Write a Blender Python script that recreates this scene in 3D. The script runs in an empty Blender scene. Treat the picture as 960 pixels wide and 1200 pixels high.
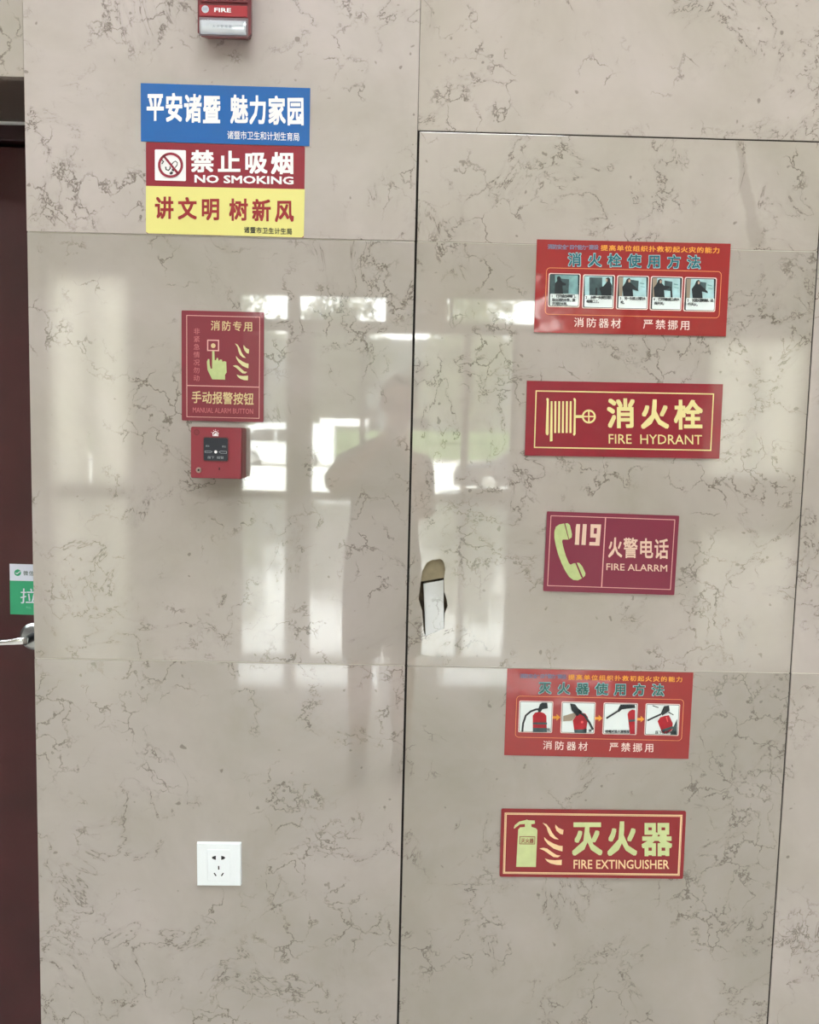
import bpy, bmesh, math, random
from mathutils import Vector, Matrix, noise
from mathutils.geometry import tessellate_polygon
random.seed(7)
PI = math.pi
SC = bpy.context.scene
COL = SC.collection

# ---------------------------------------------------------------- camera
cam_data = bpy.data.cameras.new('camera')
cam_data.sensor_fit = 'HORIZONTAL'
cam_data.sensor_width = 36.0
cam_data.lens = 38.85
cam_data.clip_start = 0.01
cam_data.clip_end = 300
cam = bpy.data.objects.new('camera', cam_data)
COL.objects.link(cam)
right = Vector((0.99969114, -0.00935794, 0.02302287))
fwd = Vector((0.01150634, 0.99540812, -0.09502782))
up = Vector((-0.02202789, 0.09526337, 0.99520835))
m = Matrix((right, up, -fwd)).transposed().to_4x4()
m.translation = Vector((0, -1.65, 1.48))
cam.matrix_world = m
SC.camera = cam

# ---------------------------------------------------------------- world, sun, exposure
world = bpy.data.worlds.new('overcast_sky')
SC.world = world
world.use_nodes = True
wn = world.node_tree
bg = wn.nodes['Background']
tc = wn.nodes.new('ShaderNodeTexCoord')
sep = wn.nodes.new('ShaderNodeSeparateXYZ')
rp = wn.nodes.new('ShaderNodeValToRGB')
wn.links.new(tc.outputs['Generated'], sep.inputs[0])
wn.links.new(sep.outputs['Z'], rp.inputs[0])
wn.links.new(rp.outputs[0], bg.inputs[0])
rp.color_ramp.elements[0].color = (1.0, 0.97, 0.93, 1)
rp.color_ramp.elements[1].color = (0.72, 0.84, 1.0, 1)
bg.inputs[1].default_value = 15.0

sun_data = bpy.data.lights.new('sun', 'SUN')
sun_data.energy = 34.0
sun_data.angle = math.radians(2.0)
sun_data.color = (1.0, 0.95, 0.87)
sun = bpy.data.objects.new('sun', sun_data)
COL.objects.link(sun)
sun.rotation_euler = (math.radians(-14), math.radians(30), 0)

SC.view_settings.view_transform = 'Standard'
SC.view_settings.look = 'None'
SC.view_settings.gamma = 1.0
SC.view_settings.exposure = 0.0
SC.view_settings.use_curve_mapping = False
FILL = 17.5            # radiance of the added overhead fill panels

# ---------------------------------------------------------------- materials
MATS = {}
def srgb(r, g, b):
    def f(c):
        c /= 255.0
        return c / 12.92 if c <= 0.04045 else ((c + 0.055) / 1.055) ** 2.4
    return (f(r), f(g), f(b), 1)

def mat(name, col, rough=0.5, metal=0.0, coat=0.0, var=0.0, scale=30.0, bump=0.0, bscale=60.0, trans=0.0, crough=0.03):
    if name in MATS: return MATS[name]
    mt = bpy.data.materials.new(name); mt.use_nodes = True
    nt = mt.node_tree; b = nt.nodes['Principled BSDF']
    b.inputs['Base Color'].default_value = col
    b.inputs['Roughness'].default_value = rough
    b.inputs['Metallic'].default_value = metal
    b.inputs['Coat Weight'].default_value = coat
    b.inputs['Coat Roughness'].default_value = crough
    if trans: b.inputs['Transmission Weight'].default_value = trans
    if var or bump:
        t = nt.nodes.new('ShaderNodeTexCoord')
        n = nt.nodes.new('ShaderNodeTexNoise'); n.inputs['Scale'].default_value = scale; n.inputs['Detail'].default_value = 4
        nt.links.new(t.outputs['Object'], n.inputs['Vector'])
        if var:
            r = nt.nodes.new('ShaderNodeValToRGB')
            r.color_ramp.elements[0].position = 0.3; r.color_ramp.elements[1].position = 0.7
            r.color_ramp.elements[0].color = tuple(c * (1 - var) for c in col[:3]) + (1,)
            r.color_ramp.elements[1].color = tuple(min(1, c * (1 + var)) for c in col[:3]) + (1,)
            nt.links.new(n.outputs['Fac'], r.inputs[0]); nt.links.new(r.outputs[0], b.inputs['Base Color'])
        if bump:
            n2 = nt.nodes.new('ShaderNodeTexNoise'); n2.inputs['Scale'].default_value = bscale; n2.inputs['Detail'].default_value = 1
            nt.links.new(t.outputs['Object'], n2.inputs['Vector'])
            bp = nt.nodes.new('ShaderNodeBump'); bp.inputs['Strength'].default_value = 1.0
            bp.inputs['Distance'].default_value = bump
            nt.links.new(n2.outputs['Fac'], bp.inputs['Height'])
            nt.links.new(bp.outputs[0], b.inputs['Normal']); nt.links.new(bp.outputs[0], b.inputs['Coat Normal'])
    MATS[name] = mt
    return mt

def math_node(nt, op, a, b=None, clamp=False):
    n = nt.nodes.new('ShaderNodeMath'); n.operation = op; n.use_clamp = clamp
    for i, v in enumerate((a, b)):
        if v is None: continue
        if isinstance(v, (int, float)): n.inputs[i].default_value = v
        else: nt.links.new(v, n.inputs[i])
    return n.outputs[0]

def marble(name, base, vein, rough=0.035, stain=None, coat=1.0):
    mt = bpy.data.materials.new(name); mt.use_nodes = True
    nt = mt.node_tree; N = nt.nodes; L = nt.links
    b = N['Principled BSDF']
    tc = N.new('ShaderNodeTexCoord'); oi = N.new('ShaderNodeObjectInfo')
    off = N.new('ShaderNodeVectorMath'); off.operation = 'MULTIPLY_ADD'
    cmb = N.new('ShaderNodeCombineXYZ')
    for i in range(3): L.new(math_node(nt, 'MULTIPLY', oi.outputs['Random'], (37.0, 61.0, 17.0)[i]), cmb.inputs[i])
    L.new(tc.outputs['Object'], off.inputs[0]); off.inputs[1].default_value = (1, 1, 1); L.new(cmb.outputs[0], off.inputs[2])
    P = off.outputs[0]
    def nz(scale, detail, rgh=0.5, dist=0.0, vec=P, out='Fac'):
        n = N.new('ShaderNodeTexNoise'); n.inputs['Scale'].default_value = scale
        n.inputs['Detail'].default_value = detail; n.inputs['Roughness'].default_value = rgh
        n.inputs['Distortion'].default_value = dist; L.new(vec, n.inputs['Vector']); return n.outputs[out]
    def smooth(v, lo, hi, a=0.0, c=1.0):
        r = N.new('ShaderNodeMapRange'); r.interpolation_type = 'SMOOTHSTEP'
        r.inputs['From Min'].default_value = lo; r.inputs['From Max'].default_value = hi
        r.inputs['To Min'].default_value = a; r.inputs['To Max'].default_value = c
        L.new(v, r.inputs['Value']); return r.outputs[0]
    # warped coordinates for the wiry veins
    wv = N.new('ShaderNodeVectorMath'); wv.operation = 'SUBTRACT'
    L.new(nz(16, 5, 0.6, 0, P, 'Color'), wv.inputs[0]); wv.inputs[1].default_value = (0.5, 0.5, 0.5)
    wp = N.new('ShaderNodeVectorMath'); wp.operation = 'MULTIPLY_ADD'
    L.new(wv.outputs[0], wp.inputs[0]); wp.inputs[1].default_value = (0.11, 0.11, 0.11); L.new(P, wp.inputs[2])
    W = wp.outputs[0]
    # contour veins
    c1 = nz(7.0, 6.0, 0.62, 0.5)
    d1 = math_node(nt, 'ABSOLUTE', math_node(nt, 'SUBTRACT', c1, 0.5))
    v1 = smooth(d1, 0.0, 0.0095, 1.0, 0.0)
    # ring veins
    vo = N.new('ShaderNodeTexVoronoi'); vo.feature = 'DISTANCE_TO_EDGE'; vo.inputs['Scale'].default_value = 17.0
    L.new(W, vo.inputs['Vector'])
    v2 = smooth(vo.outputs['Distance'], 0.0, 0.042, 1.0, 0.0)
    mk = smooth(nz(5.5, 3.0, 0.6), 0.508, 0.595)
    mk2 = smooth(nz(4.2, 3.0, 0.6, 0.4), 0.47, 0.57)
    fine = smooth(nz(38, 3.0, 0.6), 0.34, 0.56)
    a = math_node(nt, 'MULTIPLY', math_node(nt, 'MULTIPLY', v1, mk2), fine)
    c = math_node(nt, 'MULTIPLY', math_node(nt, 'MULTIPLY', v2, mk), fine)
    halo = math_node(nt, 'MULTIPLY', math_node(nt, 'MULTIPLY', smooth(d1, 0.0, 0.05, 1.0, 0.0), mk2), 0.11)
    specks = smooth(nz(58, 1.0), 0.745, 0.80)
    v = math_node(nt, 'MAXIMUM', math_node(nt, 'MAXIMUM', a, c), math_node(nt, 'MAXIMUM', halo, math_node(nt, 'MULTIPLY', specks, 0.7)))
    v = math_node(nt, 'MULTIPLY', v, 0.74, True)
    cloud = N.new('ShaderNodeValToRGB')
    e = cloud.color_ramp.elements
    e[0].position = 0.32; e[1].position = 0.68
    e[0].color = (base[0] * 0.86, base[1] * 0.865, base[2] * 0.83, 1); e[1].color = (base[0] * 1.08, base[1] * 1.07, base[2] * 1.10, 1)
    L.new(nz(3.3, 5.0, 0.62, 0.3), cloud.inputs[0])
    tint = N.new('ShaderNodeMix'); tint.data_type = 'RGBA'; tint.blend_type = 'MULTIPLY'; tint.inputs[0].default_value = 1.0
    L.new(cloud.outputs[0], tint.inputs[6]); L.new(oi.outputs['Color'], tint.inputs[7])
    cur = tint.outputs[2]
    if stain:   # a greyish water stain along a line in slab coordinates
        sp = N.new('ShaderNodeSeparateXYZ'); L.new(tc.outputs['Object'], sp.inputs[0])
        for (x0, z0, x1, z1, w0, w1, k) in stain:
            dx, dz = x1 - x0, z1 - z0; ln = math.hypot(dx, dz)
            px = math_node(nt, 'SUBTRACT', sp.outputs['X'], x0); pz = math_node(nt, 'SUBTRACT', sp.outputs['Z'], z0)
            t = math_node(nt, 'DIVIDE', math_node(nt, 'ADD', math_node(nt, 'MULTIPLY', px, dx / ln), math_node(nt, 'MULTIPLY', pz, dz / ln)), ln)
            q = math_node(nt, 'ABSOLUTE', math_node(nt, 'ADD', math_node(nt, 'SUBTRACT', math_node(nt, 'MULTIPLY', px, dz / ln), math_node(nt, 'MULTIPLY', pz, dx / ln)), math_node(nt, 'MULTIPLY', math_node(nt, 'SUBTRACT', nz(25, 3), 0.5), 0.02)))
            wd = math_node(nt, 'ADD', w0, math_node(nt, 'MULTIPLY', t, w1 - w0))
            k1 = smooth(math_node(nt, 'DIVIDE', q, wd), 0.5, 1.1, 1.0, 0.0)
            k2 = math_node(nt, 'MULTIPLY', smooth(t, -0.02, 0.05), smooth(t, 0.95, 1.02, 1.0, 0.0))
            sm = math_node(nt, 'MULTIPLY', math_node(nt, 'MULTIPLY', k1, k2), k)
            mx = N.new('ShaderNodeMix'); mx.data_type = 'RGBA'; L.new(sm, mx.inputs[0]); L.new(cur, mx.inputs[6])
            mx.inputs[7].default_value = srgb(128, 120, 104); cur = mx.outputs[2]
    mx = N.new('ShaderNodeMix'); mx.data_type = 'RGBA'
    L.new(v, mx.inputs[0]); L.new(cur, mx.inputs[6]); mx.inputs[7].default_value = vein
    L.new(mx.outputs[2], b.inputs['Base Color'])
    b.inputs['Roughness'].default_value = rough
    b.inputs['Coat Weight'].default_value = coat; b.inputs['Coat Roughness'].default_value = 0.02
    b.inputs['IOR'].default_value = 1.55; b.inputs['Coat IOR'].default_value = 1.6
    MATS[name] = mt
    return mt

MARBLE = marble('cream_marble', srgb(172, 164, 157), srgb(84, 74, 64))
MARBLE_S = marble('cream_marble_stained', srgb(172, 164, 157), srgb(84, 74, 64),
                  stain=[(0.207, 0.095, 0.258, -0.093, 0.005, 0.019, 0.27)])
MARBLE_W = marble('grey_white_marble', srgb(152, 149, 146), srgb(120, 116, 110), rough=0.12)
FLOORM = marble('floor_stone', srgb(214, 208, 200), srgb(150, 140, 128), rough=0.28)
FLOORM.node_tree.nodes['Principled BSDF'].inputs['Coat Roughness'].default_value = 0.05
dark = mat('dark_joint', srgb(24, 18, 14), 1.0)
grout = mat('pale_grout', srgb(196, 190, 176), 0.7)
mortar = mat('olive_mortar', srgb(132, 121, 96), 0.9, var=0.10, scale=60)
mortar_d = mat('dark_mortar', srgb(78, 66, 50), 0.95, var=0.3, scale=90)
plaster = mat('cream_plaster', srgb(205, 198, 184), 0.8, var=0.04, scale=2)
ceil_m = mat('white_ceiling', srgb(228, 226, 220), 0.85, var=0.02, scale=3)
soffit_m = mat('brown_grey_soffit', srgb(92, 82, 76), 0.5, var=0.05, scale=5)
alum = mat('aluminium', srgb(190, 190, 188), 0.35, 0.9)
wood = mat('maroon_wood', srgb(62, 18, 22), 0.42, var=0.22, scale=7)
wood_f = mat('maroon_frame', srgb(44, 14, 18), 0.45, var=0.15, scale=7)
steel = mat('brushed_steel', srgb(175, 178, 180), 0.28, 1.0)
white_pl = mat('white_plastic', srgb(238, 244, 246), 0.25, coat=0.3)
black = mat('black_plastic', srgb(14, 15, 18), 0.35)
slot = mat('slot_black', srgb(6, 10, 12), 0.6)

# ---------------------------------------------------------------- helpers
def link(name, me, parent=None, label=None, cat=None, group=None, kind=None, loc=None, rot=None):
    o = bpy.data.objects.new(name, me); COL.objects.link(o)
    if parent: o.parent = parent
    if loc is not None: o.location = loc
    if rot is not None: o.rotation_euler = rot
    if label: o['label'] = label
    if cat: o['category'] = cat
    if group: o['group'] = group
    if kind: o['kind'] = kind
    return o
def obj(name, bm, material, parent=None, smooth=False, **k):
    me = bpy.data.meshes.new(name)
    bmesh.ops.recalc_face_normals(bm, faces=bm.faces)
    bm.to_mesh(me); bm.free()
    for mm in (material if isinstance(material, (list, tuple)) else [material]): me.materials.append(mm)
    if smooth:
        for p in me.polygons: p.use_smooth = True
    return link(name, me, parent, **k)
def box(bm, x0, x1, y0, y1, z0, z1, bev=0.0, seg=1):
    vs = [bm.verts.new((x, y, z)) for x in (x0, x1) for y in (y0, y1) for z in (z0, z1)]
    f = [(0, 1, 3, 2), (4, 6, 7, 5), (0, 4, 5, 1), (2, 3, 7, 6), (0, 2, 6, 4), (1, 5, 7, 3)]
    fs = [bm.faces.new([vs[i] for i in q]) for q in f]
    if bev:
        es = list({e for q in fs for e in q.edges})
        bmesh.ops.bevel(bm, geom=es, offset=bev, segments=seg, affect='EDGES', profile=0.5)
    return bm
def B(*a, **k):
    return box(bmesh.new(), *a, **k)
def cyl(bm, p0, p1, r0, r1=None, n=20, caps=True):
    r1 = r0 if r1 is None else r1
    p0, p1 = Vector(p0), Vector(p1); d = (p1 - p0).normalized()
    a = d.orthogonal().normalized(); b = d.cross(a)
    A = [bm.verts.new(p0 + (a * math.cos(2 * PI * i / n) + b * math.sin(2 * PI * i / n)) * r0) for i in range(n)]
    C = [bm.verts.new(p1 + (a * math.cos(2 * PI * i / n) + b * math.sin(2 * PI * i / n)) * r1) for i in range(n)]
    for i in range(n): bm.faces.new((A[i], A[(i + 1) % n], C[(i + 1) % n], C[i]))
    if caps: bm.faces.new(A[::-1]); bm.faces.new(C)
    return bm
def prism(bm, loops, y0, y1, bottom=True):
    """outline (first loop) with holes, in x,z; extruded from y0 (front) to y1 (back)"""
    pts = [p for lp in loops for p in lp]
    tris = tessellate_polygon([[Vector((x, z, 0)) for x, z in lp] for lp in loops])
    F = [bm.verts.new((x, y0, z)) for x, z in pts]
    for t in tris:
        try: bm.faces.new([F[i] for i in t])
        except ValueError: pass
    if y1 is not None:
        K = [bm.verts.new((x, y1, z)) for x, z in pts]
        if bottom:
            for t in tris:
                try: bm.faces.new([K[i] for i in t][::-1])
                except ValueError: pass
        s = 0
        for lp in loops:
            n = len(lp)
            for i in range(n):
                bm.faces.new((F[s + i], F[s + (i + 1) % n], K[s + (i + 1) % n], K[s + i]))
            s += n
    return bm
def rrect(x0, z0, x1, z1, r, n=4):
    if x0 > x1: x0, x1 = x1, x0
    if z0 > z1: z0, z1 = z1, z0
    out = []
    for cx, cz, a in ((x1 - r, z1 - r, 0), (x0 + r, z1 - r, 90), (x0 + r, z0 + r, 180), (x1 - r, z0 + r, 270)):
        for i in range(n + 1):
            t = math.radians(a + 90 * i / n); out.append((cx + r * math.cos(t), cz + r * math.sin(t)))
    return out

# ---------------------------------------------------------------- lettering
GL = {}
def glyphs(s, bold=0.0):
    """flat mesh data of a string set in Blender's own font; bold = shifted copies laid over one another"""
    key = (s, bold)
    if key not in GL:
        c = bpy.data.curves.new('lettering', 'FONT'); c.body = s; c.resolution_u = 2
        o = bpy.data.objects.new('lettering', c); me = o.to_mesh()
        V = [(v.co.x, v.co.y, 0) for v in me.vertices]; F = [tuple(p.vertices) for p in me.polygons]
        o.to_mesh_clear(); bpy.data.objects.remove(o); bpy.data.curves.remove(c)
        if bold:
            V2, F2 = [], []
            for k in range(8 if bold > 0.02 else 4):
                n = len(V2); dx, dy = ((1, 1), (-1, 1), (-1, -1), (1, -1), (1, 0), (-1, 0), (0, 1), (0, -1))[k]
                V2 += [(x + bold * 0.85 * dx, y + bold * 0.85 * dy, k) for x, y, _ in V]; F2 += [tuple(i + n for i in f) for f in F]
            V, F = V2, F2
        GL[key] = (V, F)
    return GL[key]

class Sheet:
    """a flat printed plate: quad = its corners (TL,TR,BR,BL) in the units its artwork is laid out in"""
    def __init__(s, name, label, cat, cx, cz, w, h, rot, quad, panel, thick=0.0012, r=0.0, y=0.0, group=None, parent=None):
        s.w, s.h, s.q, s.t = w, h, [Vector(p) for p in quad], thick
        s.root = link(name, None, parent, label, cat, group, loc=(cx, y, cz), rot=(0, -math.radians(rot), 0))
        s.root.empty_display_size = 0.05
        bm = bmesh.new()
        if r: prism(bm, [rrect(-w / 2, -h / 2, w / 2, h / 2, r)], -thick, 0)
        else: box(bm, -w / 2, w / 2, -thick, 0, -h / 2, h / 2)
        s.panel = obj('panel', bm, panel, s.root)
    def uv(s, x, y):
        a, b, c, d = s.q; u = v = 0.5
        for _ in range(4):
            p = a * (1 - u) * (1 - v) + b * u * (1 - v) + c * u * v + d * (1 - u) * v
            du = (b - a) * (1 - v) + (c - d) * v; dv = (d - a) * (1 - u) + (c - b) * u
            ex, ey = x - p.x, y - p.y; det = du.x * dv.y - du.y * dv.x
            u += (ex * dv.y - ey * dv.x) / det; v += (ey * du.x - ex * du.y) / det
        return (u - 0.5) * s.w, (0.5 - v) * s.h
    def Y(s, layer): return -s.t - 0.00035 * layer
    def put(s, name, bm, m, layer=1, parent=None, label=None):
        return obj(name, bm, m, parent or s.root, label=label)
    def shape(s, name, polys, m, layer=1, parent=None, holes=None, label=None):
        bm = bmesh.new()
        for i, pl in enumerate(polys):
            loops = [[s.uv(*p) for p in pl]]
            if holes and i in holes: loops += [[s.uv(*p) for p in hl] for hl in holes[i]]
            prism(bm, loops, s.Y(layer), None)
        return s.put(name, bm, m, layer, parent, label)
    def frame(s, name, x0, y0, x1, y1, wd, m, layer=1, r=0.0, parent=None, label=None, corners=None):
        """outlined rectangle; corners = TL,TR,BR,BL when given"""
        if corners: C = [s.uv(*p) for p in corners]
        else: C = [s.uv(x0, y0), s.uv(x1, y0), s.uv(x1, y1), s.uv(x0, y1)]
        X0 = (C[0][0] + C[3][0]) / 2; X1 = (C[1][0] + C[2][0]) / 2; Z1 = (C[0][1] + C[1][1]) / 2; Z0 = (C[2][1] + C[3][1]) / 2
        ww = wd
        bm = bmesh.new()
        if r: prism(bm, [rrect(X0, Z0, X1, Z1, r), rrect(X0 + ww, Z0 + ww, X1 - ww, Z1 - ww, max(r - ww, 0.0003))], s.Y(layer), None)
        else:
            prism(bm, [[(X0, Z0), (X1, Z0), (X1, Z1), (X0, Z1)], [(X0 + ww, Z0 + ww), (X1 - ww, Z0 + ww), (X1 - ww, Z1 - ww), (X0 + ww, Z1 - ww)]], s.Y(layer), None)
        return s.put(name, bm, m, layer, parent, label)
    def _add(s, bm, data, fx, layer):
        V, F = data
        vs = [bm.verts.new((lambda q: (q[0], s.Y(layer) - k * 2.5e-5, q[1]))(fx(x, y))) for x, y, k in V]
        for f in F:
            try: bm.faces.new([vs[i] for i in f])
            except ValueError: pass
    def line(s, text, x0, y0, x1, y1, m, bold=0.0, layer=1, name='lettering', slant=0.0, parent=None, label=None, ty=None):
        """whole string fitted to the box; y0,y1 = top,bottom at x0; ty = extra drop at x1"""
        V, F = glyphs(text, bold); xs = [p[0] for p in V]; ys = [p[1] for p in V]
        a, b, c, d = min(xs), max(xs), min(ys), max(ys); ty = ty or 0.0
        bm = bmesh.new()
        def fx(x, y):
            u = (x - a) / (b - a); v = (y - c) / (d - c)
            return s.uv(x0 + u * (x1 - x0) + slant * v, y1 + v * (y0 - y1) + ty * u)
        s._add(bm, (V, F), fx, layer)
        return s.put(name, bm, m, layer, parent, label)
    def chars(s, text, xa, ya, xb, yb, cw, ch, m, bold=0.0, layer=1, name='lettering', parent=None, label=None, xs=None):
        """square characters centred on points spread from (xa,ya) to (xb,yb)"""
        bm = bmesh.new(); n = len(text)
        for i, t in enumerate(text):
            if t == ' ': continue
            k = i / max(1, n - 1)
            cx = xs[i] if xs else xa + (xb - xa) * k
            k2 = (cx - xa) / (xb - xa) if abs(xb - xa) > 1e-6 else k
            cy = ya + (yb - ya) * k2
            V, F = glyphs(t, bold)
            wd = 1.0 if ord(t) > 0x2e80 else 0.55
            s._add(bm, (V, F), lambda x, y: s.uv(cx + (x - wd / 2) * cw, cy - (y - 0.38) * ch), layer)
        return s.put(name, bm, m, layer, parent, label)

# ================================================================= THE CLAD WALL
wall = link('wall_front', None, kind='structure', loc=(0, 0, 0))
VX = [-2.45, -1.745, -0.6861, 0.0195, 0.7565, 1.494, 2.23]
ZD = 2.087
# masonry behind the slabs
bm = bmesh.new()
box(bm, -9, -1.745, 0.021, 0.28, 0, 5.4); box(bm, -0.6861 + 0.006, 10.5, 0.021, 0.28, 0, 5.4)
box(bm, -1.745, -0.6801, 0.021, 0.28, ZD + 0.02, 5.4)
obj('masonry', bm, dark, wall)
# plain cladding farther off, out of the photograph
bm = bmesh.new()
box(bm, -9, VX[0], 0.0, 0.021, 0, 5.4); box(bm, VX[6], 10.5, 0.0, 0.021, 0, 5.4)
box(bm, VX[0], VX[6], 0.0, 0.021, 3.4, 5.4)
obj('plain_cladding', bm, MARBLE, wall)
PIECES = []
def slab(x0, x1, z0, z1, tone=(1, 1, 1), tilt=(0, 0), m=None, holes=None, dy=0.0):
    cx, cz = (x0 + x1) / 2, (z0 + z1) / 2
    bm = bmesh.new()
    if holes:
        prism(bm, [[(x0 - cx, z0 - cz), (x1 - cx, z0 - cz), (x1 - cx, z1 - cz), (x0 - cx, z1 - cz)]] + [[(a - cx, b - cz) for a, b in h] for h in holes], 0.0, 0.0195)
    else:
        box(bm, x0 - cx, x1 - cx, 0.0, 0.0195, z0 - cz, z1 - cz, bev=0.0009, seg=2)
    o = obj('marble_slab', bm, m or MARBLE, wall, loc=(cx, dy, cz), rot=(math.radians(tilt[0]), 0, math.radians(tilt[1])))
    o.color = tone + (1,)  # tint mixes stone variation with painted light: top row brighter, lower middle darker
    PIECES.append(o)
    return o
g = 0.0020       # half of an open joint
h = 0.0006       # half of a tight joint
HOLE = [(0.0401, 1.1574), (0.0436, 1.1923), (0.0463, 1.212), (0.0535, 1.2262), (0.0585, 1.2300), (0.0641, 1.2325), (0.0700, 1.2328), (0.079, 1.235), (0.0837, 1.2320), (0.0867, 1.2269), (0.0892, 1.2151), (0.0871, 1.1976), (0.0882, 1.1715), (0.0929, 1.1585), (0.0954, 1.1454), (0.0904, 1.1311), (0.0901, 1.1014), (0.0548, 1.0864), (0.0513, 1.0962), (0.0471, 1.1357)]
Z1, Z2, Z3 = 1.0282, 1.8175, 2.0121
ZL = 0.24
# column left of the open joint
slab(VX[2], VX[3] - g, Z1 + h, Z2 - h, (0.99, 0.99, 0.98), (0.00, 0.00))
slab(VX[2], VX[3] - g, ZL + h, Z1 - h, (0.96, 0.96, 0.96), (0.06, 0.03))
slab(VX[2], VX[3] - g, Z2 + h, 2.61 - h, (1.16, 1.145, 1.16), (-0.05, 0.0), dy=-0.0012)  # lighter tint paints in the stronger light at the wall top
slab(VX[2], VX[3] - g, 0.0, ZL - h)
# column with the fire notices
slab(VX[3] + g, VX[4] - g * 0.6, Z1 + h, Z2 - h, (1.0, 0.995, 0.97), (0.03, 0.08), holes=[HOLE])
slab(VX[3] + g, VX[4] - g * 0.6, ZL + h, Z1 - h, (0.87, 0.865, 0.84), (0.16, 0.05))  # darkened in colour for the person's shade and dark reflections
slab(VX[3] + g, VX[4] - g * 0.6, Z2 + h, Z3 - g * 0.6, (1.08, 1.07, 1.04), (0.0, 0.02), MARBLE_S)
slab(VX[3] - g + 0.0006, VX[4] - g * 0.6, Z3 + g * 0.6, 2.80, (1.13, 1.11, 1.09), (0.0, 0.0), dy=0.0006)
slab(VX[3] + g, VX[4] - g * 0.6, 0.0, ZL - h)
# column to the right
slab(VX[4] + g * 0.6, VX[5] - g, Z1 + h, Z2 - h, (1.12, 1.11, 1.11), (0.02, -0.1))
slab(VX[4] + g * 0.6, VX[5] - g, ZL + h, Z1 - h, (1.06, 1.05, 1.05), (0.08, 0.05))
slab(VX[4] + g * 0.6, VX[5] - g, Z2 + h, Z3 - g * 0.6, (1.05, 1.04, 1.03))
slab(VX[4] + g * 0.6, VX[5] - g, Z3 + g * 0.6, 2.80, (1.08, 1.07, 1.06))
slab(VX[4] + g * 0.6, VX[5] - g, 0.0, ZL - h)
for x0, x1 in ((VX[5], VX[6]), (VX[0], VX[1])):
    for z0, z1 in ((0, ZL), (ZL, Z1), (Z1, Z2), (Z2, 2.61), (2.61, 3.4)):
        slab(x0 + h, x1 - h, z0 + h, z1 - h)
# above the doorway and above the seen slabs
slab(VX[1] + h, VX[2] - h, ZD, 2.61 - h, (0.97, 0.96, 0.93), dy=0.0006)
slab(VX[1] + h, VX[2] - h, 2.61 + h, 3.4 - h)
slab(VX[2] + h, VX[3] - g, 2.61 + h, 3.4 - h)
for x0, x1 in ((VX[3], VX[4]), (VX[4], VX[5])): slab(x0 + g, x1 - g, 2.80 + 2 * h, 3.4 - h)
bm = bmesh.new()
for x0, x1 in ((VX[2] + 0.001, VX[3] - g - 0.001), (VX[3] + g + 0.001, VX[4] - g - 0.001), (VX[4] + g + 0.001, VX[5] - g - 0.001)):
    for z in (Z1, Z2): box(bm, x0, x1, 0.0008, 0.018, z - 0.0012, z + 0.0012)
obj('grout_line', bm, grout, wall)
bm = bmesh.new()
box(bm, VX[3] - g, VX[3] + g, 0.0025, 0.0195, 0, Z3 + g * 0.6)
for x in (VX[4], VX[5]): box(bm, x - g * 0.6, x + g * 0.6, 0.0022, 0.0195, 0, 2.80)
box(bm, VX[3] + g, VX[5] - g, 0.0022, 0.0195, Z3 - g * 0.6, Z3 + g * 0.6)
obj('joint_sealant', bm, dark, wall, label='dark sealant set back in the open joints')
# the broken-out hole: mortar behind, and a loose offcut of marble set in it
MP = [(0.0395, 1.190), (0.0455, 1.212), (0.053, 1.2266), (0.064, 1.2329), (0.0735, 1.2336), (0.0795, 1.2354), (0.0872, 1.2272), (0.0896, 1.2151), (0.0885, 1.1985), (0.070, 1.1948), (0.0462, 1.1905)]
obj('mortar_plug', prism(bmesh.new(), [MP], 0.0045, 0.018), mortar, wall, label='olive mortar plug at the rounded top of the hole')
PZ = [(0.0484, 1.1868), (0.0860, 1.1950), (0.0897, 1.1014), (0.0550, 1.0871)]
cx = sum(p[0] for p in PZ) / 4; cz = sum(p[1] for p in PZ) / 4
o = obj('marble_offcut', prism(bmesh.new(), [[(a - cx, b - cz) for a, b in PZ]], -0.0012, 0.010), MARBLE_W, wall,
        label='whiter marble offcut filling the broken hole', loc=(cx, 0.0, cz), rot=(math.radians(0.15), 0, math.radians(-0.1)))
obj('rough_mortar', prism(bmesh.new(), [[(x * 1.0, z) for x, z in HOLE]], 0.0165, 0.0205), mortar_d, wall, label='dark rough mortar showing at the edges of the hole')

# reveal, soffit of the doorway
bm = bmesh.new(); box(bm, -0.6861, -0.6801, 0.0195, 0.30, 0, ZD + 0.02); box(bm, -1.7510, -1.745, 0.0195, 0.30, 0, ZD + 0.02)
obj('door_reveal', bm, MARBLE, wall)
obj('door_soffit', B(-1.745, -0.6861, 0.0195, 0.245, ZD + 0.0005, ZD + 0.02), soffit_m, wall)
# door 1, dark red wood
door = link('door_1', None, kind='structure', loc=(-1.72, 0.25, 0))
bm = bmesh.new()
box(bm, -0.03, 1.035, 0.0, 0.06, 2.052, 2.083, bev=0.002)
box(bm, 0.985, 1.035, 0.0, 0.06, 0, 2.052, bev=0.002)
box(bm, -0.03, 0.02, 0.0, 0.06, 0, 2.052, bev=0.002)
obj('door_frame', bm, wood_f, door)
obj('metal_strip', B(-0.03, 1.035, -0.006, 0.004, 2.0830, 2.0885), mat('strip_white', srgb(220, 222, 222), 0.4), door, label='thin bright strip above the door frame')
obj('door_leaf', B(0.023, 0.982, 0.012, 0.055, 0.005, 2.043, bev=0.003), wood, door)
obj('light_block', B(-0.03, 1.035, 0.061, 0.075, 0, 2.10), dark, door)  # added dark sheet behind the door, blocks light through the gap
hd = link('door_handle', None, door, loc=(0.925, 0.012, 1.006))
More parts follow.
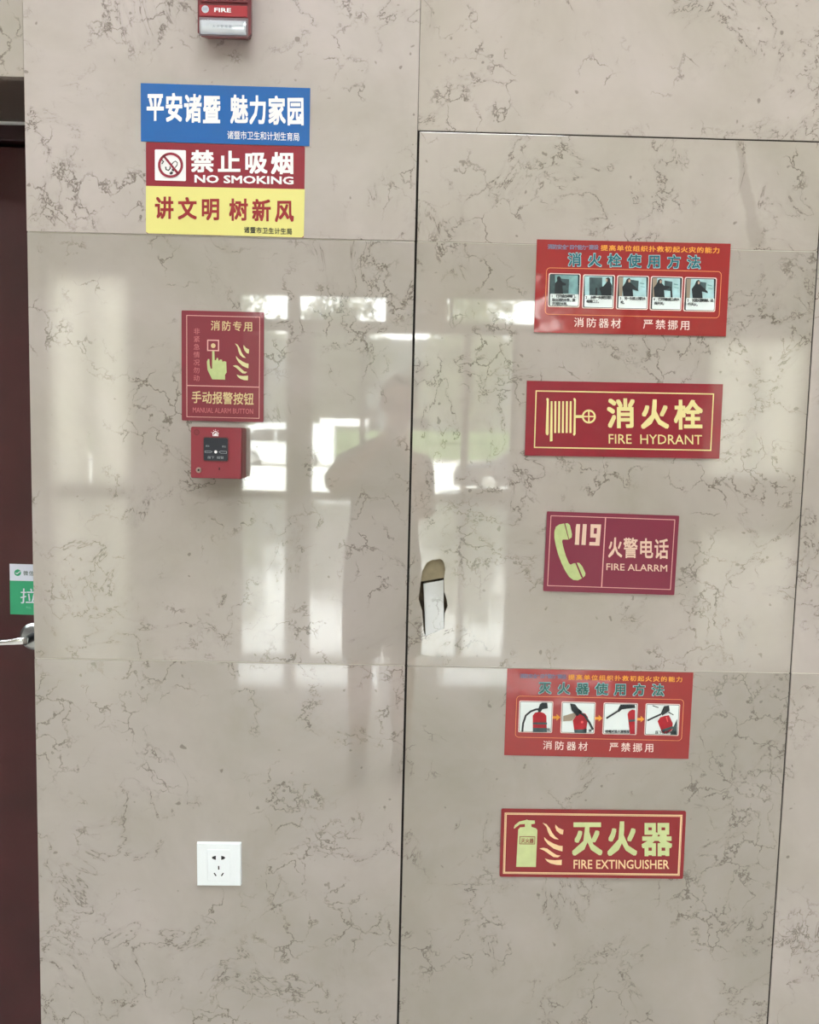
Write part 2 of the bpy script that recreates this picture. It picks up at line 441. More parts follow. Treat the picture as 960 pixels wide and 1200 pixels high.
bm = bmesh.new(); cyl(bm, (0, 0, 0), (0, -0.004, 0), 0.0295, 0.0295, 32); cyl(bm, (0, -0.004, 0), (0, -0.008, 0), 0.0295, 0.024, 32)
obj('rose', bm, steel, hd)
bm = bmesh.new(); cyl(bm, (0, -0.008, 0), (0, -0.05, 0), 0.0095, 0.0085, 20)
obj('spindle', bm, mat('dark_steel', srgb(70, 74, 78), 0.35, 1.0), hd)
bm = bmesh.new()
prof = [(0.010, -0.058, 0.0085), (-0.004, -0.060, 0.0085), (-0.03, -0.060, 0.0068), (-0.07, -0.058, 0.0056), (-0.11, -0.054, 0.005), (-0.125, -0.048, 0.004)]
rings = []
for x, y, r in prof:
    zc = 0.004 + x * 0.11
    rings.append([bm.verts.new((x, y + 0.55 * r * math.cos(2 * PI * i / 14), zc + r * math.sin(2 * PI * i / 14))) for i in range(14)])
for a, b in zip(rings, rings[1:]):
    for i in range(14): bm.faces.new((a[i], a[(i + 1) % 14], b[(i + 1) % 14], b[i]))
bm.faces.new(rings[0]); bm.faces.new(rings[-1][::-1])
obj('lever', bm, mat('polished_steel', srgb(225, 227, 230), 0.12, 1.0), hd, smooth=True)
# ================================================================= SIGNS
GLOSS = dict(rough=0.25, coat=1.0)
white = mat('print_white', srgb(238, 236, 236), 0.3, coat=0.5)
red_s = mat('vinyl_crimson', srgb(140, 22, 44), 0.3, coat=0.8, bump=0.0003, bscale=25)
yel_s = mat('vinyl_yellow', srgb(224, 216, 132), 0.3, coat=0.6)
blu_s = mat('vinyl_blue', srgb(2, 92, 164), 0.3, coat=0.6)

s = Sheet('notice_sign', 'blue notice strip with two white slogans above the no smoking sign', 'sign', -0.3271, 2.0300, 0.302, 0.1002, -0.1,
          [(62, 392), (857, 417), (850, 688), (65, 665)], blu_s, 0.0016, y=-0.0018)
s.chars('平安诸暨', 131, 502, 394, 516, 84, 138, white, 0.035)
s.chars('魅力家园', 523, 515, 787, 524, 84, 138, white, 0.035)
s.chars('诸暨市卫生和计划生育局', 482, 636, 790, 645, 31, 42, white, 0.008)

s = Sheet('no_smoking_sign', 'no smoking sign, crimson upper half and yellow lower half, under the blue strip', 'sign', -0.3271, 1.8993, 0.2854, 0.1604, -0.1,
          [(85, 667), (831, 688), (825, 1116), (88, 1095)], red_s, 0.0012, r=0.003, y=-0.0008)
s.shape('yellow_band', [[(86, 872), (830, 888), (825, 1108), (815, 1115), (98, 1095), (87, 1087)]], yel_s, 1)
A, Bq = s.uv(127, 702), s.uv(273, 850)
sq = obj('pictogram', prism(bmesh.new(), [rrect(A[0], Bq[1], Bq[0], A[1], 0.002)], s.Y(1), None), white, s.root, label='white square with the no smoking symbol')
redp = mat('print_dark_red', srgb(142, 32, 55), 0.35, coat=0.5)
blkp = mat('print_black', srgb(28, 30, 30), 0.4)
cc = Vector((201, 776))
def circ(c, r, n=36): return [(c[0] + r * math.cos(2 * PI * i / n), c[1] + r * math.sin(2 * PI * i / n)) for i in range(n)]
# smoke, cigarette and holder
def stroke(pts, w):
    P = [Vector(p) for p in pts]; Lp, Rp = [], []
    for i, p in enumerate(P):
        d = (P[min(i + 1, len(P) - 1)] - P[max(i - 1, 0)]).normalized(); n = Vector((-d.y, d.x)) * w / 2
        Lp.append(tuple(p + n)); Rp.append(tuple(p - n))
    return Lp + Rp[::-1]
s.shape('cigarette_symbol', [stroke([(158, 748), (168, 760), (160, 770)], 5), stroke([(178, 783), (180, 796), (192, 800), (200, 790), (198, 782)], 6),
        stroke([(178, 752), (186, 749), (193, 757)], 5), stroke([(203, 776), (215, 762), (224, 757), (233, 764), (232, 775), (222, 788)], 4),
        [(196, 812), (206, 803), (214, 812), (206, 820), (198, 818)], [(205, 797), (213, 806), (222, 798), (214, 790)]], blkp, 2, parent=sq)
s.shape('ban_ring', [circ(cc, 59)], redp, 3, holes={0: [circ(cc, 47)]}, parent=sq)
s.shape('ban_slash', [[(163, 733), (170, 727), (241, 812), (233, 820)]], redp, 3, parent=sq)
s.chars('禁止吸烟', 350, 757, 726, 766, 110, 106, white, 0.035)
s.line('NO SMOKING', 313, 820, 777, 857, white, 0.03, ty=9)
redt = mat('print_brick_red', srgb(152, 38, 42), 0.35, coat=0.4)
s.chars('讲文明', 172, 975, 388, 981, 90, 108, redt, 0.032, layer=2)
s.chars('树新风', 520, 984, 734, 990, 90, 108, redt, 0.032, layer=2)
s.chars('诸暨市卫生计生局', 558, 1079, 758, 1087, 27, 31, blkp, 0.02, layer=2)

# manual alarm plate
pl_m = mat('plate_dark_rose', srgb(124, 34, 50), 0.4, coat=0.5)
crm = mat('print_cream', srgb(208, 186, 138), 0.45)
glow = mat('print_glow_green', srgb(180, 192, 132), 0.5, var=0.06, scale=120)
glow2 = mat('print_glow_pale', srgb(208, 202, 150), 0.5)
pink = mat('print_pink_cream', srgb(222, 168, 160), 0.5)
s = Sheet('manual_alarm_sign', 'upright dark red plate with a pointing hand, above the red alarm button', 'sign', -0.3308, 1.5837, 0.1506, 0.2002, 0.05,
          [(127, 76), (652, 88), (650, 790), (127, 778)], pl_m, 0.002, r=0.002, y=-0.0004)
s.frame('border', 0, 0, 0, 0, 0.0011, pink, corners=[(160, 106), (630, 117), (622, 768), (156, 755)])
s.shape('divider', [[(163, 551), (624, 562), (624, 567), (163, 556)]], pink)
s.chars('消防专用', 343, 172, 552, 178, 62, 66, crm, 0.012)
s.chars('非紧急情况勿动', 224, 208, 222, 506, 42, 42, mat('print_dull_pink', srgb(190, 110, 112), 0.5), 0.0, xs=None)
s.chars('手动报警按钮', 222, 628, 556, 640, 66, 82, crm, 0.016)
s.line('MANUAL ALARM BUTTON', 198, 694, 584, 727, mat('print_dull_pink2', srgb(196, 108, 112), 0.5), 0.0, ty=10)
hp = s.frame('button_symbol', 290, 262, 366, 334, 0.0020, pink)
s.shape('hand_symbol', [[(322, 332), (336, 332), (338, 392), (346, 392), (352, 376), (360, 380), (364, 398), (372, 388), (384, 388), (388, 404), (396, 398), (412, 402), (414, 470), (404, 486), (404, 516), (322, 514), (304, 478), (292, 452), (288, 402), (296, 384), (304, 386), (306, 420), (312, 446), (322, 446)]], glow)
s.shape('fingertip_symbol', [circ((329, 300), 15, 20)], crm, 2)
def flames(s, T, m):
    """the four fire tongues beside the symbol; T maps 0..1 square to sheet units"""
    P = [[(545,110),(600,130),(650,190),(680,250),(720,300),(775,345),(710,335),(650,295),(620,240),(600,170)],
         [(725,135),(770,180),(840,210),(830,275),(790,265),(740,220),(722,170)],
         [(567,310),(610,350),(700,400),(780,430),(828,435),(825,510),(780,500),(700,470),(620,410),(575,350)],
         [(502,470),(560,460),(610,470),(680,520),(740,560),(800,570),(760,595),(700,590),(640,550),(570,500)],
         [(580,610),(640,628),(720,635),(818,628),(815,703),(740,700),(660,680),(610,650)]]
    s.shape('flame_symbol', [[T((a - 500) / 340, (b - 105) / 605) for a, b in p] for p in P], m)
flames(s, lambda a, b: (453 + a * 105, 283 + b * 240), glow2)

# hydrant notice, extinguisher notice: vinyl posters under loose film
post = mat('poster_red', srgb(152, 30, 32), 0.35, coat=1.0, bump=0.0011, bscale=16, crough=0.06)
rim = mat('print_salmon', srgb(236, 150, 96), 0.4)
ylw = mat('print_gold', srgb(236, 160, 60), 0.4)
teal = mat('print_teal', srgb(20, 96, 108), 0.4)
pale_t = mat('print_pale_blue', srgb(150, 196, 200), 0.4)
slate = mat('print_slate', srgb(122, 124, 150), 0.4)
ltp = mat('print_light_pink', srgb(238, 214, 206), 0.4)
ph_white = mat('photo_white', srgb(228, 236, 234), 0.4)
ph_dark = mat('photo_black', srgb(30, 36, 40), 0.4)
ph_wall = mat('photo_wall', srgb(120, 160, 160), 0.4, var=0.25, scale=70)
ph_wall2 = mat('photo_pale_blue', srgb(170, 205, 208), 0.4, var=0.15, scale=70)
ph_grey = mat('photo_grey', srgb(62, 82, 84), 0.4, var=0.3, scale=90)
ph_tan = mat('photo_tan', srgb(150, 136, 118), 0.4)
ph_skin = mat('photo_skin', srgb(186, 160, 140), 0.4)
ph_red = mat('photo_red', srgb(168, 26, 40), 0.4, var=0.2, scale=60)
ph_red2 = mat('photo_red_light', srgb(222, 90, 90), 0.4)
ph_green = mat('photo_green', srgb(36, 92, 84), 0.4)
s = Sheet('hydrant_poster', 'red poster with five small photographs of a man using a hydrant, topmost on the right', 'poster', 0.4173, 1.7436, 0.3546, 0.167, 0.16,
          [(72, 38), (908, 60), (888, 458), (57, 443)], post, 0.0010, y=-0.0012)
s.chars('消防安全', 128, 70, 190, 72, 22, 22, slate, 0.03)
s.chars('“四个能力”', 205, 72, 290, 74, 20, 22, slate, 0.03)
s.chars('建设', 306, 73, 326, 73, 22, 22, slate, 0.03)
s.chars('提高单位组织扑救初起火灾的能力', 362, 76, 845, 88, 32, 26, ylw, 0.025)
s.chars('消火栓使用方法', 234, 126, 748, 138, 62, 62, pale_t, 0.05, 1, label='pale outline of the teal title')
s.chars('消火栓使用方法', 234, 126, 748, 138, 58, 58, teal, 0.018, 2, label='teal title characters')
s.frame('photo_border', 0, 0, 0, 0, 0.0010, rim, r=0.007, corners=[(112, 158), (868, 180), (860, 382), (104, 362)])
s.chars('消防器材', 252, 398, 412, 403, 46, 44, ltp, 0.008)
s.chars('严禁挪用', 551, 405, 711, 410, 46, 44, ltp, 0.008)
CAP = [['1.打开或击碎箱门，', '取出消防水带，展', '开消防水带。'], ['2.水带一头接在消防', '栓接口上。'], ['3.另一头接上消防水', '枪。'], ['4.打开消防栓上的水', '阀开关。'], ['5.对准火源根部，进', '行灭火。']]
X0s = [(122, 184), (270, 190), (417, 194), (563, 198), (709, 202)]
for k, (x, y) in enumerate(X0s):
    q = lambda a, b, x=x, y=y: (x + a * 132, y + b * 150 + a * 3)
    A, Bq = s.uv(x, y), s.uv(x + 132, y + 150)
    card = obj('picture_card', prism(bmesh.new(), [rrect(A[0], Bq[1], Bq[0], A[1], 0.0032)], s.Y(1), None), ltp, s.root, label='pale framed step picture')
    A, Bq = s.uv(x + 4, y + 4), s.uv(x + 128, y + 146)
    obj('caption_field', prism(bmesh.new(), [rrect(A[0], Bq[1], Bq[0], A[1], 0.0025)], s.Y(2), None), ph_dark, card)
    A, Bq = s.uv(x + 6, y + 90), s.uv(x + 126, y + 144)
    obj('caption_field', prism(bmesh.new(), [rrect(A[0], Bq[1], Bq[0], A[1], 0.0018)], s.Y(3), None), ph_white, card)
    s.shape('photo_backdrop', [[q(.05, .05), q(.95, .05), q(.95, .60), q(.05, .60)]], (ph_wall, ph_wall2, ph_wall2, ph_wall2, ph_wall2)[k], 3, card)
    if k == 0:
        s.shape('photo_backdrop', [[q(.05, .05), q(.20, .05), q(.22, .60), q(.05, .60)], [q(.3, .15), q(.66, .17), q(.64, .58), (q(.3, .58))]], ph_grey, 4, card)
        s.shape('photo_figure', [[q(.26, .12), q(.33, .08), q(.39, .13), q(.39, .2), q(.45, .26), q(.56, .30), q(.55, .35), q(.44, .36), q(.46, .60), q(.18, .60), q(.2, .3), q(.27, .22)]], ph_dark, 5, card)
    elif k == 1:
        s.shape('photo_backdrop', [[q(.2, .08), q(.62, .08), q(.62, .60), q(.2, .60)]], ph_grey, 4, card)
        s.shape('photo_figure', [[q(.74, .10), q(.82, .07), q(.88, .12), q(.88, .2), q(.94, .3), q(.93, .60), q(.6, .60), q(.52, .38), q(.66, .33), q(.76, .22)], [q(.40, .38), q(.46, .38), q(.46, .6), q(.38, .6)]], ph_dark, 5, card)
        s.shape('photo_face', [[q(.73, .12), q(.79, .12), q(.79, .2), q(.74, .2)]], ph_skin, 6, card)
    else:
        s.shape('photo_backdrop', [[q(.05, .05), q(.2, .05), q(.16, .60), q(.05, .60)]], ph_tan, 4, card)
        s.shape('photo_backdrop', [[q(.44, .12), q(.70, .15), q(.68, .42), q(.44, .4)]], ph_grey, 4, card)
        hx = (.36, .28, .42)[k - 2]
        s.shape('photo_figure', [[q(hx - .05, .11), q(hx + .03, .07), q(hx + .08, .12), q(hx + .07, .2), q(hx + .15, .27), q(hx + .32, .40 if k != 3 else .28), q(hx + .33, .45 if k != 3 else .33), q(hx + .14, .40), q(hx + .16, .60), q(hx - .17, .60), q(hx - .2, .34), q(hx - .1, .22)]]
                + ([[q(.62, .30), q(.68, .3), q(.70, .6), q(.64, .6)]] if k == 3 else []), ph_dark, 5, card)
        s.shape('photo_face', [[q(hx + .0, .12), q(hx + .07, .12), q(hx + .05, .2), q(hx + .0, .2)]], ph_skin, 6, card)
        s.shape('photo_marks', [[q(.74, .2), q(.88, .22), q(.88, .25), q(.74, .23)], [q(.76, .3), q(.9, .32), q(.9, .34), q(.76, .32)]], ph_wall, 5, card)
    for j, t in enumerate(CAP[k]):
        ln = len(t)
        s.chars(t, x + 14 + (6 if j else 0), y + 100 + j * 17, x + 14 + (6 if j else 0) + 12.4 * (ln - 1) * (0.92 if not j else 1), y + 101 + j * 17, 13.5, 15, ph_dark, 0.03, 4, 'caption', card)

s = Sheet('extinguisher_poster', 'red poster with four extinguisher pictures joined by yellow arrows', 'poster', 0.3905, 0.9415, 0.3564, 0.1703, -0.12,
          [(55, 52), (928, 72), (908, 475), (46, 458)], post, 0.0010, y=-0.0012)
s.chars('消防安全', 124, 86, 186, 87, 22, 22, slate, 0.03)
s.chars('“四个能力”', 202, 87, 288, 88, 20, 22, slate, 0.03)
s.chars('建设', 302, 89, 322, 90, 22, 22, slate, 0.03)
s.chars('提高单位组织扑救初起火灾的能力', 356, 92, 862, 103, 32, 26, ylw, 0.025)
s.chars('灭火器使用方法', 232, 142, 762, 152, 62, 60, pale_t, 0.05, 1, label='pale outline of the green title')
s.chars('灭火器使用方法', 232, 142, 762, 152, 58, 56, ph_green, 0.018, 2, label='dark green title characters')
s.frame('photo_border', 0, 0, 0, 0, 0.0010, rim, r=0.007, corners=[(100, 178), (884, 196), (876, 390), (95, 374)])
s.chars('消防器材', 248, 410, 414, 416, 46, 44, ltp, 0.008)
s.chars('严禁挪用', 558, 418, 724, 422, 46, 44, ltp, 0.008)
for k, (x, y) in enumerate([(113, 201), (311, 205), (508, 210), (705, 214)]):
    q = lambda a, b, x=x, y=y: (x + a * 155, y + b * 152 + a * 2)
    A, Bq = s.uv(x, y), s.uv(x + 155, y + 152)
    card = obj('picture_card', prism(bmesh.new(), [rrect(A[0], Bq[1], Bq[0], A[1], 0.0025)], s.Y(1), None), ltp, s.root, label='pale framed step picture')
    A, Bq = s.uv(x + 4, y + 4), s.uv(x + 151, y + 148)
    obj('picture_rim', prism(bmesh.new(), [rrect(A[0], Bq[1], Bq[0], A[1], 0.0018)], s.Y(2), None), ph_grey, card)
    A, Bq = s.uv(x + 6, y + 6), s.uv(x + 149, y + 146)
    obj('photo_backdrop', prism(bmesh.new(), [rrect(A[0], Bq[1], Bq[0], A[1], 0.0014)], s.Y(3), None), ph_white, card)
    if k == 0:
        s.shape('extinguisher_body', [[q(.42, .96), q(.41, .45), q(.48, .36), q(.56, .34), q(.66, .34), q(.76, .38), q(.82, .45), q(.84, .96)]], ph_red, 4, card)
        s.shape('extinguisher_label', [[q(.42, .66), q(.84, .66), q(.84, .72), q(.42, .72)], [q(.42, .83), q(.84, .83), q(.84, .96), q(.42, .96)]], ph_grey, 5, card)
        s.shape('hose', [stroke([q(.10, .96), q(.12, .7), q(.2, .45), (q(.35, .32)), q(.5, .26), q(.6, .25)], 9), [q(.56, .28), q(.62, .1), q(.68, .05), q(.84, .05), q(.86, .22), q(.7, .25), q(.64, .34), q(.57, .34)]], ph_dark, 5, card)
    elif k == 1:
        s.shape('extinguisher_body', [[q(.4, .96), q(.34, .58), q(.45, .4), q(.6, .33), q(.72, .36), q(.80, .48), q(.76, .80), q(.74, .96)]], ph_red, 4, card)
        s.shape('extinguisher_label', [[q(.38, .86), q(.76, .84), q(.75, .96), q(.4, .96)]], ph_grey, 5, card)
        s.shape('extinguisher_shine', [circ(q(.62, .62), 6, 10)], ph_red2, 5, card)
        s.shape('hose', [stroke([q(.5, .3), q(.7, .42), q(.85, .65), q(.95, .85)], 10), [q(.25, .05), q(.4, .07), q(.5, .2), q(.62, .3), q(.48, .44), q(.3, .26)]], ph_dark, 6, card)
        s.shape('hand', [[q(.05, .44), q(.3, .36), q(.44, .34), q(.4, .5), q(.3, .58), q(.05, .6)]], ph_tan, 6, card)
    elif k == 2:
        s.shape('extinguisher_body', [[q(.8, .96), q(.72, .34), q(.76, .26), q(.86, .2), q(.95, .22), q(.95, .96)]], ph_red, 4, card)
        s.shape('extinguisher_label', [[q(.76, .52), q(.95, .5), q(.95, .56), q(.77, .58)]], ph_grey, 5, card)
        s.shape('hose', [stroke([q(.08, .48), q(.2, .40), q(.42, .26)], 8), [q(.4, .27), q(.5, .05), q(.93, .05), q(.95, .15), q(.75, .17), q(.55, .2), (q(.46, .28))]], ph_dark, 5, card)
    else:
        s.shape('extinguisher_body', [[q(.5, .90), q(.36, .54), q(.44, .42), q(.58, .37), q(.7, .35), q(.82, .6), q(.80, .80), (q(.64, .92))]], ph_red, 4, card)
        s.shape('extinguisher_label', [[q(.48, .80), q(.82, .68), q(.84, .75), q(.52, .88)]], ph_grey, 5, card)
        s.shape('extinguisher_shine', [[q(.60, .40), q(.64, .39), q(.68, .55), q(.65, .56)]], ph_red2, 5, card)
        s.shape('hose', [stroke([q(.05, .52), q(.25, .42), q(.46, .32)], 8), [q(.45, .3), q(.55, .07), q(.7, .05), q(.72, .2), q(.62, .28), q(.5, .36)], stroke([q(.68, .25), q(.84, .34)], 4), stroke([q(.2, .06), q(.38, .12)], 4)], ph_dark, 5, card)
        s.shape('bystander', [[q(.84, .7), q(.95, .46), q(.95, .96), q(.74, .96)]], ph_grey, 4, card)
    tx, xa, n = [('站', 138, 0), ('拔掉', 112, 22), ('喷嘴对准火源根部', 14, 100), ('压下压把喷射', 52, 84)][k]
    s.chars(tx, x + xa, y + 134, x + xa + n, y + 135, 15, 15, ph_dark, 0.03, 6, 'caption', card)
for x, y in ((270, 280), (467, 284), (664, 288)):
    s.shape('arrow', [[(x, y - 6), (x + 18, y - 6), (x + 18, y - 16), (x + 36, y), (x + 18, y + 15), (x + 18, y + 6), (x, y + 6)]], ylw)

# fire hydrant sign
hyd_m = mat('plate_crimson', srgb(138, 12, 38), 0.3, coat=1.0, bump=0.0008, bscale=14, var=0.05, crough=0.06)
crl = mat('print_light_cream', srgb(226, 212, 148), 0.45)
s = Sheet('fire_hydrant_sign', 'crimson sign with a cream hose reel symbol reading fire hydrant', 'sign', 0.4129, 1.5033, 0.3639, 0.1379, 0.35,
          [(66, 60), (912, 75), (895, 397), (53, 383)], hyd_m, 0.0022, y=-0.0006)
s.frame('border', 0, 0, 0, 0, 0.0021, crl, corners=[(101, 103), (873, 113), (860, 361), (94, 352)])
R = []
R.append([(148, 137), (152, 134), (159, 137), (157, 288), (153, 296), (146, 292), (144, 284), (150, 148)])
R.append([(265, 137), (270, 134), (276, 140), (273, 290), (267, 298), (262, 292), (264, 286), (268, 148)])
for i in range(6):
    x = 167 + i * 16.5
    R.append([(x, 148), (x + 8, 148), (x + 6, 285 if i else 320), (x - 3 if i else x - 5, 285 if i else 322)])
R.append([(272, 208), (306, 208), (306, 220), (272, 220)])
s.shape('hose_reel_symbol', R, crl)
c0 = (331, 214)
s.shape('valve_wheel_symbol', [circ(c0, 30)], crl, 1, holes={0: [[(c0[0] + 22 * math.cos(t), c0[1] + 22 * math.sin(t)) for t in [math.radians(a0 + j * 9 + 9) for j in range(9)]] + [(c0[0] + 4 * math.cos(math.radians(a0 + 45)), c0[1] + 4 * math.sin(math.radians(a0 + 45)))] for a0 in (0, 90, 180, 270)]})
s.chars('消火栓', 471, 200, 761, 206, 126, 132, crl, 0.032)
s.line('FIRE  HYDRANT', 416, 290, 820, 331, crl, 0.004, ty=4)

# fire telephone sign
tel_m = mat('plate_plum', srgb(122, 32, 58), 0.4, coat=0.5)
crp = mat('print_rose_cream', srgb(222, 190, 168), 0.5)
s = Sheet('fire_telephone_sign', 'plum red sign with a telephone receiver and the number 119', 'sign', 0.4007, 1.2526, 0.2490, 0.1512, -0.63,
          [(104, 48), (887, 70), (860, 543), (86, 515)], tel_m, 0.002, r=0.0018, y=-0.0005)
s.frame('border', 0, 0, 0, 0, 0.0013, pink, corners=[(126, 70), (863, 93), (838, 510), (108, 486)])
s.shape('divider', [[(447, 82), (453, 82), (433, 492), (427, 492)]], pink)
tp = s.shape('receiver_symbol', [[(205, 118), (176, 124), (156, 138), (148, 165), (148, 200), (158, 250), (172, 300), (192, 350), (214, 395), (238, 432), (262, 450), (290, 453), (314, 440), (308, 432), (274, 352), (262, 352), (246, 360), (236, 352), (216, 305), (200, 250), (194, 222), (198, 212), (232, 212)],
        [(212, 118), (226, 116), (240, 128), (252, 180), (250, 200), (240, 206), (236, 210)], [(282, 348), (298, 350), (316, 372), (334, 410), (332, 425), (320, 436)]], glow)
s.shape('number', [[(278, 121), (300, 122), (294, 243), (269, 242), (271, 222), (274, 140)], [(316, 121), (339, 122), (333, 244), (308, 243)]], crp)
s.shape('number', [[(362, 122), (424, 123), (415, 248), (354, 246), (356, 226), (392, 227), (394, 201), (360, 200)]], crp, 1, holes={0: [[(382, 144), (400, 144), (398, 178), (380, 178)]]})
s.chars('火警电话', 508, 258, 782, 266, 88, 126, crp, 0.02)
s.line('FIRE ALARRM', 457, 352, 817, 392, crp, 0.008, ty=10)

# extinguisher sign
ext_m = mat('plate_deep_red', srgb(138, 16, 28), 0.35, coat=0.6)
crx = mat('print_peach_cream', srgb(240, 206, 160), 0.45)
glx = mat('print_pale_glow', srgb(198, 208, 150), 0.45, var=0.05, scale=60)
s = Sheet('fire_extinguisher_sign', 'deep red sign with pale extinguisher and flame symbols, lowest on the wall', 'sign', 0.3902, 0.6820, 0.3591, 0.1372, 0.34,
          [(66, 66), (898, 76), (882, 380), (60, 370)], ext_m, 0.002, r=0.003, y=-0.0012)
s.frame('border', 0, 0, 0, 0, 0.0040, crx, corners=[(82, 82), (882, 92), (866, 366), (74, 356)])
s.frame('border_line', 0, 0, 0, 0, 0.0005, ext_m, 2, corners=[(85, 86), (879, 96), (863, 362), (78, 353)])
s.shape('extinguisher_symbol', [[(122, 150), (126, 138), (146, 122), (172, 116), (180, 113), (190, 116), (216, 117), (217, 131), (200, 134), (202, 146), (222, 152), (228, 160), (222, 326), (134, 325), (142, 158), (150, 148), (172, 146), (172, 133), (150, 134), (134, 146), (124, 154)]], glx)
s.frame('symbol_label', 148, 188, 218, 223, 0.0011, ext_m, 2)
s.chars('灭火器', 164, 207, 202, 207, 19, 22, mat('print_dull_red', srgb(150, 70, 52), 0.5), 0.02, 2)
flames(s, lambda a, b: (237 + a * 108.6, 125.8 + b * 193.6), crx)
s.chars('灭火器', 452, 196, 765, 199, 138, 160, glx, 0.034)
s.line('FIRE EXTINGUISHER', 391, 293, 820, 334, crx, 0.012, ty=1)

# ================================================================= DEVICES
dev = mat('alarm_red', srgb(134, 38, 52), 0.35, coat=0.3)
dev_d = mat('alarm_dark_red', srgb(104, 30, 36), 0.4)
def tapered(bm, x0, x1, z0, z1, y0, y1, inset, cham=0.0):
    def ring(x0, x1, z0, z1, c):
        if not c: return [(x0, z0), (x1, z0), (x1, z1), (x0, z1)]
        return [(x0 + c, z0), (x1 - c, z0), (x1, z0 + c), (x1, z1 - c), (x1 - c, z1), (x0 + c, z1), (x0, z1 - c), (x0, z0 + c)]
    a = [bm.verts.new((x, y1, z)) for x, z in ring(x0, x1, z0, z1, cham)]
    b = [bm.verts.new((x, y0, z)) for x, z in ring(x0 + inset, x1 - inset, z0 + inset, z1 - inset, cham)]
    n = len(a)
    for i in range(n): bm.faces.new((a[i], a[(i + 1) % n], b[(i + 1) % n], b[i]))
    bm.faces.new(a[::-1]); bm.faces.new(b)
    return bm
# call point
cp = link('alarm_call_point', None, None, 'red square alarm button box with a dark window, under the hand sign', 'fire alarm', loc=(-0.3330, 0.0, 1.4263))
bm = B(-0.0462, 0.0462, -0.047, 0.0, -0.0465, 0.0465, bev=0.003, seg=3)
obj('housing', bm, dev_d, cp)
obj('front_plate', prism(bmesh.new(), [rrect(-0.0450, -0.0452, 0.0450, 0.0452, 0.0025)], -0.0500, -0.0468), dev, cp)
# layout units: crop 960x850 over the front face, x 20..835, y 25..820
def Cx(x): return -0.0455 + (x - 20) / 815 * 0.091
def Cz(y): return 0.0460 - (y - 25) / 800 * 0.092
def flat(name, polys, m, yy, parent, holes=None, label=None):
    bm = bmesh.new()
    for i, pl in enumerate(polys):
        prism(bm, [[(Cx(a), Cz(b)) for a, b in pl]] + ([[(Cx(a), Cz(b)) for a, b in hl] for hl in holes[i]] if holes and i in holes else []), yy, None)
    return obj(name, bm, m, parent, label=label)
def txt(name, t, x0, y0, x1, y1, m, yy, parent, bold=0.0, fx=Cx, fz=Cz):
    V, F = glyphs(t, bold); xs = [p[0] for p in V]; ys = [p[1] for p in V]; a, b, c, d = min(xs), max(xs), min(ys), max(ys)
    bm = bmesh.new()
    vs = [bm.verts.new((fx(x0 + (x - a) / (b - a) * (x1 - x0)), yy - k * 2.5e-5, fz(y1 + (y - c) / (d - c) * (y0 - y1)))) for x, y, k in V]
    for f in F:
        try: bm.faces.new([vs[i] for i in f])
        except ValueError: pass
    return obj(name, bm, m, parent)
win = obj('break_window', prism(bmesh.new(), [rrect(Cx(235), Cz(545), Cx(620), Cz(188), 0.003)], -0.0512, -0.0500), mat('window_navy', srgb(18, 22, 36), 0.3), cp, label='dark navy press window')
obj('window_rim', prism(bmesh.new(), [rrect(Cx(222), Cz(560), Cx(634), Cz(174), 0.004), rrect(Cx(236), Cz(546), Cx(620), Cz(188), 0.003)], -0.0506, -0.0500), dev_d, cp)
gry = mat('print_grey', srgb(150, 152, 158), 0.5)
flat('arrow', [[(250, 392), (345, 392), (378, 405), (345, 422), (250, 422)], [(605, 392), (510, 388), (472, 405), (510, 430), (605, 430)]], gry, -0.0515, win,
     holes={0: [[(257, 398), (342, 398), (364, 405), (342, 416), (257, 416)]], 1: [[(598, 398), (512, 396), (486, 406), (512, 424), (598, 424)]]})
flat('indicator_dot', [circ((427, 407), 24, 20)], white, -0.0515, win, label='white round dot')
txt('lettering', '按下  报警', 296, 474, 556, 515, gry, -0.0515, win)
txt('lettering', '按此', 265, 303, 326, 331, gry, -0.0515, win); txt('lettering', '按此', 528, 305, 592, 335, gry, -0.0515, win)
flat('house_symbol', [[(375, 160), (375, 118), (362, 118), (420, 75), (478, 118), (466, 118), (466, 160)]], white, -0.0504, cp, holes={0: [[(388, 152), (388, 112), (420, 90), (454, 112), (454, 152)]]})
flat('flame_symbol', [[(400, 154), (396, 132), (408, 118), (414, 128), (424, 102), (444, 120), (450, 140), (440, 158)]], white, -0.0507, cp)
flat('ray_symbol', [stroke([(388, 80), (394, 66)], 7), stroke([(420, 68), (424, 56)], 7), stroke([(455, 84), (466, 72)], 7), stroke([(362, 104), (352, 98)], 6)], white, -0.0504, cp)
flat('approval_mark', [circ((118, 108), 46, 20)], dev_d, -0.0503, cp, holes={0: [circ((118, 108), 30, 20)]}, label='faint dark round mark')
flat('approval_text', [[(100, 96), (138, 96), (138, 104), (100, 104)], [(100, 112), (138, 112), (138, 120), (100, 120)]], dev_d, -0.0503, cp)
bm = bmesh.new(); cyl(bm, (Cx(150), -0.0500, Cz(698)), (Cx(150), -0.0512, Cz(698)), 0.0052, 0.0048, 24)
obj('key_lock', bm, mat('dull_brass', srgb(150, 130, 122), 0.4, 0.7), cp, label='small round metal key lock')
bm = bmesh.new(); cyl(bm, (Cx(150), -0.0510, Cz(698)), (Cx(150), -0.0515, Cz(698)), 0.0019, 0.0019, 14)
obj('key_hole', bm, slot, cp)
flat('test_slot', [[(475, 650), (493, 650), (495, 690), (473, 690)]], mat('slot_dark_red', srgb(58, 8, 14), 0.6), -0.0503, cp)

